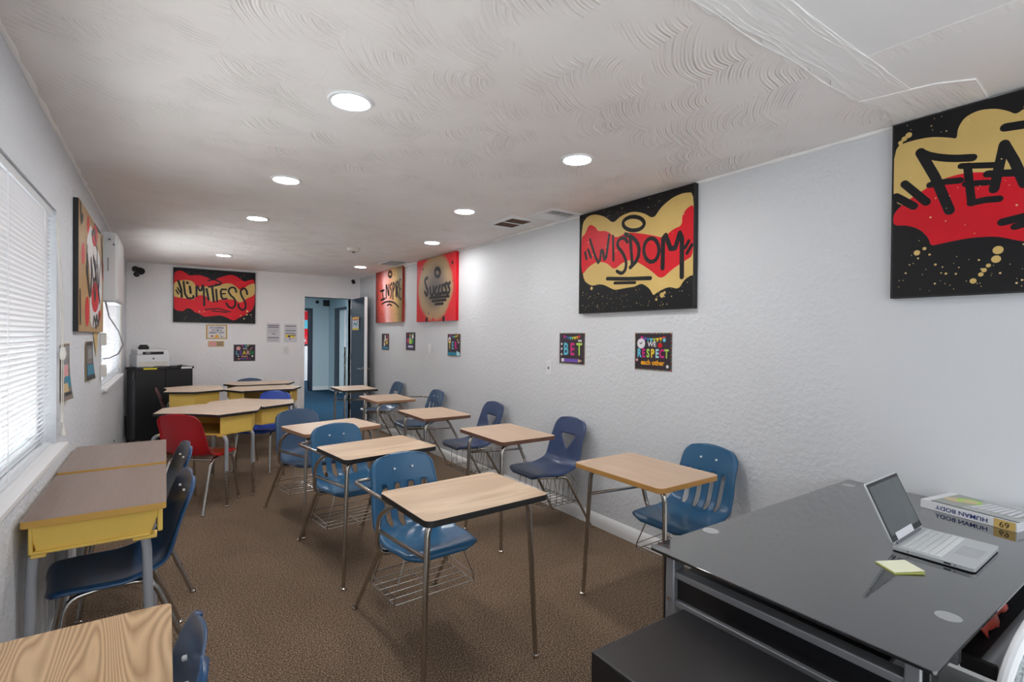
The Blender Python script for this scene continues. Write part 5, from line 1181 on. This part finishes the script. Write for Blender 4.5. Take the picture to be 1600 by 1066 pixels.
def lid_desk(label, y, ln, top='walnut', z=0.78, edge='yellow_edge', x0=-0.428, x1=0.004, tub=True):
    """oblong desk with its long side against the window wall"""
    t = thing('window_desk', label, 'student desk', ((x0 + x1) / 2, y, 0), 0, 'desks along the window wall')
    dx, dy = (x1 - x0) / 2, ln / 2
    MB().prism(rrect(2 * dx, 2 * dy, 0.016), z - 0.026, z, 0, 1).build('desktop', [top, edge], t, bevel=0.004)
    if tub:
        z0, z1 = z - 0.135, z - 0.026
        b = MB(); ix, iy = dx - 0.018, dy - 0.03
        for sy in (-1, 1):                                # tapered end walls
            o_, i_ = sy * iy, sy * (iy - 0.014)
            q = [(-ix, o_, z1), (ix, o_, z1), (ix - 0.035, o_ - sy * 0.012, z0), (-ix + 0.02, o_ - sy * 0.012, z0)]
            r = [(a, c - sy * 0.013, e) for a, c, e in q]
            b.add(q + r, [(0, 1, 2, 3), (7, 6, 5, 4), (0, 4, 5, 1), (1, 5, 6, 2), (2, 6, 7, 3), (3, 7, 4, 0)])
            b.box((ix - 0.012, min(o_, i_) - 0.001, z0 + 0.012), (ix + 0.006, max(o_, i_) + 0.001, z1))
        b.box((-ix, -iy, z0), (ix - 0.035, iy, z0 + 0.012)); b.box((-ix, -iy, z0), (-ix + 0.013, iy, z1))
        b.build('book_box', 'yellow_plastic', t, bevel=0.005)
        for sx in (-0.188, 0.145):
            for sy in (-1, 1): MB().box((max(-ix + 0.005, sx - 0.04), sy * (iy - 0.035) - 0.03, z0 - 0.014), (sx + 0.04, sy * (iy - 0.035) + 0.03, z0 + 0.002)).build('leg_socket', 'yellow_plastic', t, bevel=0.005)
        zl, ly = z0 - 0.008, iy - 0.035
    else: zl, ly = z - 0.03, dy - 0.07
    for sx, so in ((-0.188, -0.012), (0.145, 0.02)):
        for sy in (-1, 1):
            leg([(sx, sy * ly, zl), (sx + so * 0.3, sy * ly, zl - 0.05), (sx + so * 0.8, sy * (ly + 0.02), 0.25), (sx + so, sy * (ly + 0.025), 0.0)], [0.017, 0.017, 0.017, 0.013], t, 'grey_tube')
    return t
lid_desk('walnut-topped yellow desk with its yellow end towards the camera', 2.825, 0.735)
lid_desk('walnut-topped desk behind the other one, under the end of the near window', 3.545, 0.68, z=0.787)
lid_desk('oak-grained desk at the bottom left corner of the photo', 1.235, 0.67, 'oak_grain_y', 0.762, 'edge_pale', -0.43, 0.014, tub=False)
stack_chair('glossy blue chair pushed under the yellow-ended walnut desk', -0.185, 2.80, R(97), 'deep_blue_shell', 'plain', 'blue chairs pushed under the window desks')
stack_chair('blue chair pushed under the second walnut desk', -0.17, 3.54, R(97), 'deep_blue_shell', 'plain', 'blue chairs pushed under the window desks')
stack_chair('blue chair with two rivets at the oak-grained corner desk', -0.215, 1.28, R(90), 'deep_blue_shell', 'plain', 'blue chairs pushed under the window desks')

# ------------------------------------------------------------------ teacher's desk and what lies on it
DZ = 0.775
t = thing('glass_desk', 'large black glass topped desk with silver legs, end against the right wall', 'desk', (2.02, 0.735, 0))
gx0, gx1, gy0, gy1 = -0.715, 0.728, -0.375, 0.375
MB().prism([(gx0 + 0.03, gy0), (gx1, gy0), (gx1, gy1), (gx0, gy1), (gx0, gy0 + 0.03)] if False else [(gx0 + x, gy0 + y) for x, y in ((0.0, 0.006), (0.006, 0.0), (1.443, 0.0), (1.443, 0.75), (0.012, 0.75), (0.0, 0.738))], DZ - 0.009, DZ).build('glass_top', 'black_glass', t, bevel=0.0015, ang=20)
for x, y in ((-0.425, 0.343), (-0.425, -0.317), (0.62, 0.33), (0.62, -0.317)):
    MB().lathe([(0.027, DZ - 0.0005), (0.027, DZ + 0.0006), (0.0, DZ + 0.0007)], 24, at=(x, y, 0)).build('mount_disc', 'disc_grey', t)
for x in (-0.655, 0.665):
    for y in (0.315, -0.325):
        l = MB().box((x - 0.028, y - 0.016, 0.0), (x + 0.028, y + 0.016, DZ - 0.012)).build('leg', 'silver_paint', t, bevel=0.004)
        MB().box((x - 0.020, y - 0.030 if y < 0 else y + 0.014, 0.0), (x + 0.030, y - 0.014 if y < 0 else y + 0.030, DZ - 0.014)).build('leg_cover', 'black_plastic', l, bevel=0.003)
        MB().tube([(x - 0.029, y, 0.62), (x - 0.031, y, 0.62)], 0.007, n=10).build('bolt', 'chrome', l)
for x in (-0.655, 0.665):
    MB().box((x - 0.022, -0.31, 0.690), (x + 0.022, 0.30, 0.712)).build('side_rail', 'silver_paint', t, bevel=0.003)
    MB().box((x - 0.022, -0.31, 0.600), (x + 0.022, 0.30, 0.620)).build('side_rail', 'silver_paint', t, bevel=0.003)
    MB().box((x - 0.008, -0.31, 0.620), (x + 0.008, 0.30, 0.690)).build('side_panel', 'black_metal', t, bevel=0.001)
MB().box((-0.63, 0.30, 0.62), (0.64, 0.33, 0.66)).build('rear_rail', 'silver_paint', t, bevel=0.003)
MB().box((-0.63, -0.26, 0.690), (0.64, 0.30, 0.702)).build('under_shelf', 'black_metal', t, bevel=0.002)
b = MB(); b.tube([(-0.62, 0.30, 0.66), (-0.50, 0.31, 0.30)], 0.005, n=8); b.tube([(0.63, 0.30, 0.66), (0.50, 0.31, 0.30)], 0.005, n=8); b.build('brace_wire', 'silver_paint', t)
tr = MB().box((-0.40, -0.372, 0.668), (0.60, -0.06, 0.684)).build('keyboard_tray', 'black_metal', t, bevel=0.004)
b = MB(); n = 9
pr = [(-0.372, 0.660), (-0.372, 0.690)] + [(-0.385 - 0.022 * math.sin(PI * k / 8), 0.692 - 0.032 * k / 8) for k in range(9)]
b.add([(x, y, z) for x in (-0.40, 0.60) for y, z in pr], [(i, (i + 1) % len(pr), len(pr) + (i + 1) % len(pr), len(pr) + i) for i in range(len(pr))] + [tuple(range(len(pr))), tuple(range(2 * len(pr) - 1, len(pr) - 1, -1))])
b.build('tray_edge', 'silver_paint', tr)
MB().box((-0.412, -0.405, 0.656), (-0.40, -0.335, 0.694)).build('end_cap', 'edge_black', tr, bevel=0.005)
b = MB().box((-0.44, -0.340, 0.670), (-0.412, -0.30, 0.70)); b.build('slide_bracket', 'silver_paint', tr, bevel=0.002)

t = thing('laptop', 'small silver laptop standing open on the black glass desk', 'laptop', (1.950, 0.452, DZ), R(1.5))
LW_, LD_ = 0.287, 0.205
MB().prism([(x + LW_ / 2, y + LD_ / 2) for x, y in rrect(LW_, LD_, 0.014)], 0.003, 0.015).build('base', 'laptop_silver', t, bevel=0.003)
for x in (0.03, LW_ - 0.03):
    for y in (0.03, LD_ - 0.03): MB().lathe([(0.006, 0.003), (0.006, 0.0), (0, 0)], 10, at=(x, y, 0)).build('rubber_foot', 'black_plastic', t)
b = MB()
for r_, (y, n, h) in enumerate(((0.170, 13, 0.012), (0.152, 12, 0.015), (0.1345, 12, 0.015), (0.117, 11, 0.015), (0.0995, 11, 0.015), (0.082, 7, 0.015))):
    wv = 0.255 / n
    for k in range(n): b.box((0.016 + k * wv + 0.0012, y, 0.0152), (0.016 + (k + 1) * wv - 0.0012, y + h, 0.0168))
b.build('keyboard', 'keys', t, bevel=0.0)
MB().box((0.095, 0.012, 0.0149), (0.195, 0.070, 0.0154)).build('touchpad', 'touchpad_grey', t, smooth=False)
b = MB(); b.box((-0.0006, 0.055, 0.007), (0.001, 0.072, 0.0115)); b.box((-0.0006, 0.044, 0.008), (0.001, 0.047, 0.011)); b.box((-0.0006, 0.16, 0.008), (0.001, 0.163, 0.011)); b.build('port', 'black_plastic', t, smooth=False)
b = MB().tube([(0.03, LD_ - 0.004, 0.016), (LW_ - 0.03, LD_ - 0.004, 0.016)], 0.0055, n=10); b.build('hinge', 'ink_grey', t)
lid = MB().prism([(x + LW_ / 2, y + 0.0975) for x, y in rrect(LW_, 0.195, 0.012)], -0.003, 0.003).build('screen_lid', 'laptop_silver', t, loc=(0, LD_ - 0.002, 0.018), bevel=0.001)
lid.rotation_euler = (R(65), 0, 0)
MB().box((0.004, 0.004, 0.003), (LW_ - 0.004, 0.190, 0.0036)).build('bezel', 'edge_black', lid, smooth=False)
MB().box((0.014, 0.022, 0.0036), (LW_ - 0.014, 0.180, 0.0040)).build('display', 'screen', lid, smooth=False)
MB().box((0.05, 0.004, 0.0040), (0.20, 0.026, 0.0045)).build('sticker', 'paper', lid, smooth=False)
MB().lathe([(0.003, 0.0036), (0.003, 0.0041), (0, 0.0041)], 10, at=(LW_ / 2, 0.1855, 0)).build('webcam', 'ink_grey', lid)

t = thing('textbook', 'thick textbook with HUMAN BODY on its white spine, lying by the wall', 'book', (2.525, 0.615, DZ), R(-10))
BL, BW, BT = 0.300, 0.225, 0.034
MB().box((0.004, -BL / 2 + 0.004, 0.002), (BW - 0.004, BL / 2 - 0.004, BT - 0.002)).build('pages', 'paper', t, smooth=False)
b = MB(); b.box((0, -BL / 2, 0), (BW, BL / 2, 0.0022)); b.box((0, -BL / 2, BT - 0.0022), (BW, BL / 2, BT)); b.box((-0.0012, -BL / 2, 0), (0.003, BL / 2, BT))
b.build('cover', 'white_plastic', t, bevel=0.0008)
f = Flat((-0.0016, BL / 2, 0), (0, -1, 0), (0, 0, 1), BL, BT)
f.rect(0.78, 0.03, 0.985, 0.97, 'p_gold'); f.rect(0.0, 0.0, 1.0, 0.035, 'ink_grey')
f.text('HUMAN BODY', 0.45, 0.50, 0.0155, 'p_navyink', flip=True, sx=1.12, bold=0.0004); f.text('69', 0.88, 0.5, 0.021, 'p_black', flip=True)
f.build('spine_print', t)
f = Flat((0.002, BL / 2, BT + 0.0002), (0, -1, 0), (1, 0, 0), BL, BW - 0.004); f.N = Vector((0, 0, 1))
f.rect(0.10, 0.03, 0.42, 0.97, 'p_glare'); f.rect(0.42, 0.03, 1, 0.97, 'p_glare2'); f.rect(0.10, 0.02, 1.0, 0.07, 'p_slate')  # pale greys carry the glare washed over the cover
f.dot(0.22, 0.50, 0.035, 'p_sand'); f.dot(0.34, 0.60, 0.04, 'p_lime'); f.dot(0.35, 0.57, 0.026, 'p_sand')
for k in range(7): f.stroke([(0.48 + 0.07 * k, 0.3), (0.52 + 0.06 * k, 0.75)], 0.014, 'paper')
f.build('cover_print', t)
t = thing('sticky_notes', 'pale yellow pad of sticky notes on the glass desk before the laptop', 'note pad', (1.812, 0.590, DZ), R(-33))
MB().box((-0.045, -0.038, 0.0), (0.045, 0.038, 0.003)).build('pad', 'yellow_note', t, smooth=False)
b = MB(); b.add([(-0.045, -0.038, 0.0042), (0.045, -0.038, 0.008), (0.045, 0.038, 0.008), (-0.045, 0.038, 0.0042)], [(0, 1, 2, 3)]); b.build('top_sheet', 'sticky_pad', t, smooth=False, solid=0.001)

t = thing('red_packet', 'crumpled red and grey packet lying on the keyboard tray of the desk', 'packet', (1.87, 0.415, 0.6865), R(4))
rnd = random.Random(3); b = MB(); nx, ny = 14, 4
for i in range(nx + 1):
    for j in range(ny + 1): b.v.append((-0.13 + 0.26 * i / nx, -0.03 + 0.06 * j / ny + 0.006 * math.sin(i * 0.9), 0.010 + 0.022 * math.sin(PI * min(1, max(0, j / ny))) + rnd.uniform(-0.004, 0.004)))
for i in range(nx):
    for j in range(ny):
        q = i * (ny + 1) + j; b.f.append([q, q + 1, q + ny + 2, q + ny + 1]); b.m.append(1 if (4 <= i <= 6 and j in (1, 2)) or (i in (8, 9, 10) and j == 2) else 0)
b.build('wrapper', ['orange_red', 'ink_grey'], t, solid=0.004, ang=20)

# black filing cabinet in the foreground
t = thing('filing_cabinet', 'low black filing cabinet beside the glass desk, at the bottom edge', 'cabinet', (0.893, 0.42, 0))
MB().box((0.0, 0.0, 0.0), (0.368, 0.52, 0.66)).build('body', 'black_metal', t, bevel=0.004)
for k, z in enumerate((0.03, 0.345)):
    d = MB().box((0.008, -0.018, z), (0.360, 0.0, z + 0.30)).build('drawer', 'black_metal', t, bevel=0.003)
    MB().box((0.11, -0.028, z + 0.22), (0.26, -0.017, z + 0.245)).build('handle', 'silver_paint', d, bevel=0.003)

# white mesh office chair at the right edge
t = thing('office_chair', 'white mesh backed office chair cut off by the lower right corner', 'chair', (1.725, 0.55, 0))
BYC, BZC = -0.275, 0.655
def outline(sc, inset=0.0):
    pts = []
    for k in range(41):
        a = 2 * PI * k / 40; c, s_ = math.cos(a), math.sin(a); e = 0.72
        x = math.copysign(abs(c) ** e, c) * (0.262 - inset) * sc; z = math.copysign(abs(s_) ** e, s_) * (0.215 - inset) * sc
        pts.append((x, BYC + 0.35 * x * x - 0.10 * z, BZC + z))
    return pts
b = MB(); b.tube(outline(1.0), 0.012, n=10); b.build('back_frame', 'white_plastic', t)
b = MB(); A_, B_ = outline(1.0, 0.006), outline(0.90, 0.006)
b.v = A_ + [(x, y - 0.012, z) for x, y, z in B_]
for k in range(40): b.f.append([k, k + 1, 41 + k + 1, 41 + k]); b.m.append(0)
b.build('mesh_border', 'mesh_grey', t, solid=0.004)
b = MB()
for sc_ in (0.90, 0.6, 0.3): b.v += [(x, y - 0.016, z) for x, y, z in outline(sc_, 0.004)]
for r_ in range(2):
    for k in range(40): b.f.append([r_ * 41 + k, r_ * 41 + k + 1, (r_ + 1) * 41 + k + 1, (r_ + 1) * 41 + k]); b.m.append(0)
b.f.append(list(range(82, 122))); b.m.append(0)
b.build('backrest', 'white_plastic', t, solid=0.008)
MB().prism([(x, y + 0.0) for x, y in rrect(0.46, 0.44, 0.09, 6)], 0.42, 0.475).build('seat', 'white_plastic', t, bevel=0.015)
b = MB(); b.tube(fillet([(0.0, 0.06, 0.41), (0.0, -0.29, 0.40), (0.0, -0.305, 0.60)], 0.06), 0.022, n=10); b.build('back_support', 'white_plastic', t)
for s in (-1, 1):
    b = MB(); b.tube(fillet([(s * 0.15, 0.0, 0.41), (s * 0.285, 0.0, 0.43), (s * 0.29, 0.0, 0.575)], 0.04), 0.014, n=10)
    b.build('arm_post', 'white_plastic', t)
    b = MB(); b.tube(fillet([(s * 0.262, -0.25, 0.62), (s * 0.30, -0.2, 0.60), (s * 0.295, -0.06, 0.588), (s * 0.29, 0.10, 0.588)], 0.05), 0.02, n=12); b.build('armrest', 'white_plastic', t)
MB().lathe([(0.03, 0.42), (0.03, 0.25), (0.022, 0.25), (0.022, 0.10)], 16).build('gas_lift', 'black_plastic', t)
for k in range(5):
    a = 2 * PI * k / 5 + 0.3; c, s = math.cos(a), math.sin(a)
    l = MB().tube([(0, 0, 0.11), (c * 0.15, s * 0.15, 0.10), (c * 0.28, s * 0.28, 0.075)], [0.03, 0.022, 0.016], n=8).build('base_leg', 'white_plastic', t)
    MB().lathe([(0.0, -0.012), (0.027, -0.012), (0.027, 0.012), (0.0, 0.012)], 14, axis='y', at=(c * 0.285, s * 0.285, 0.0275)).build('castor', 'black_plastic', l)
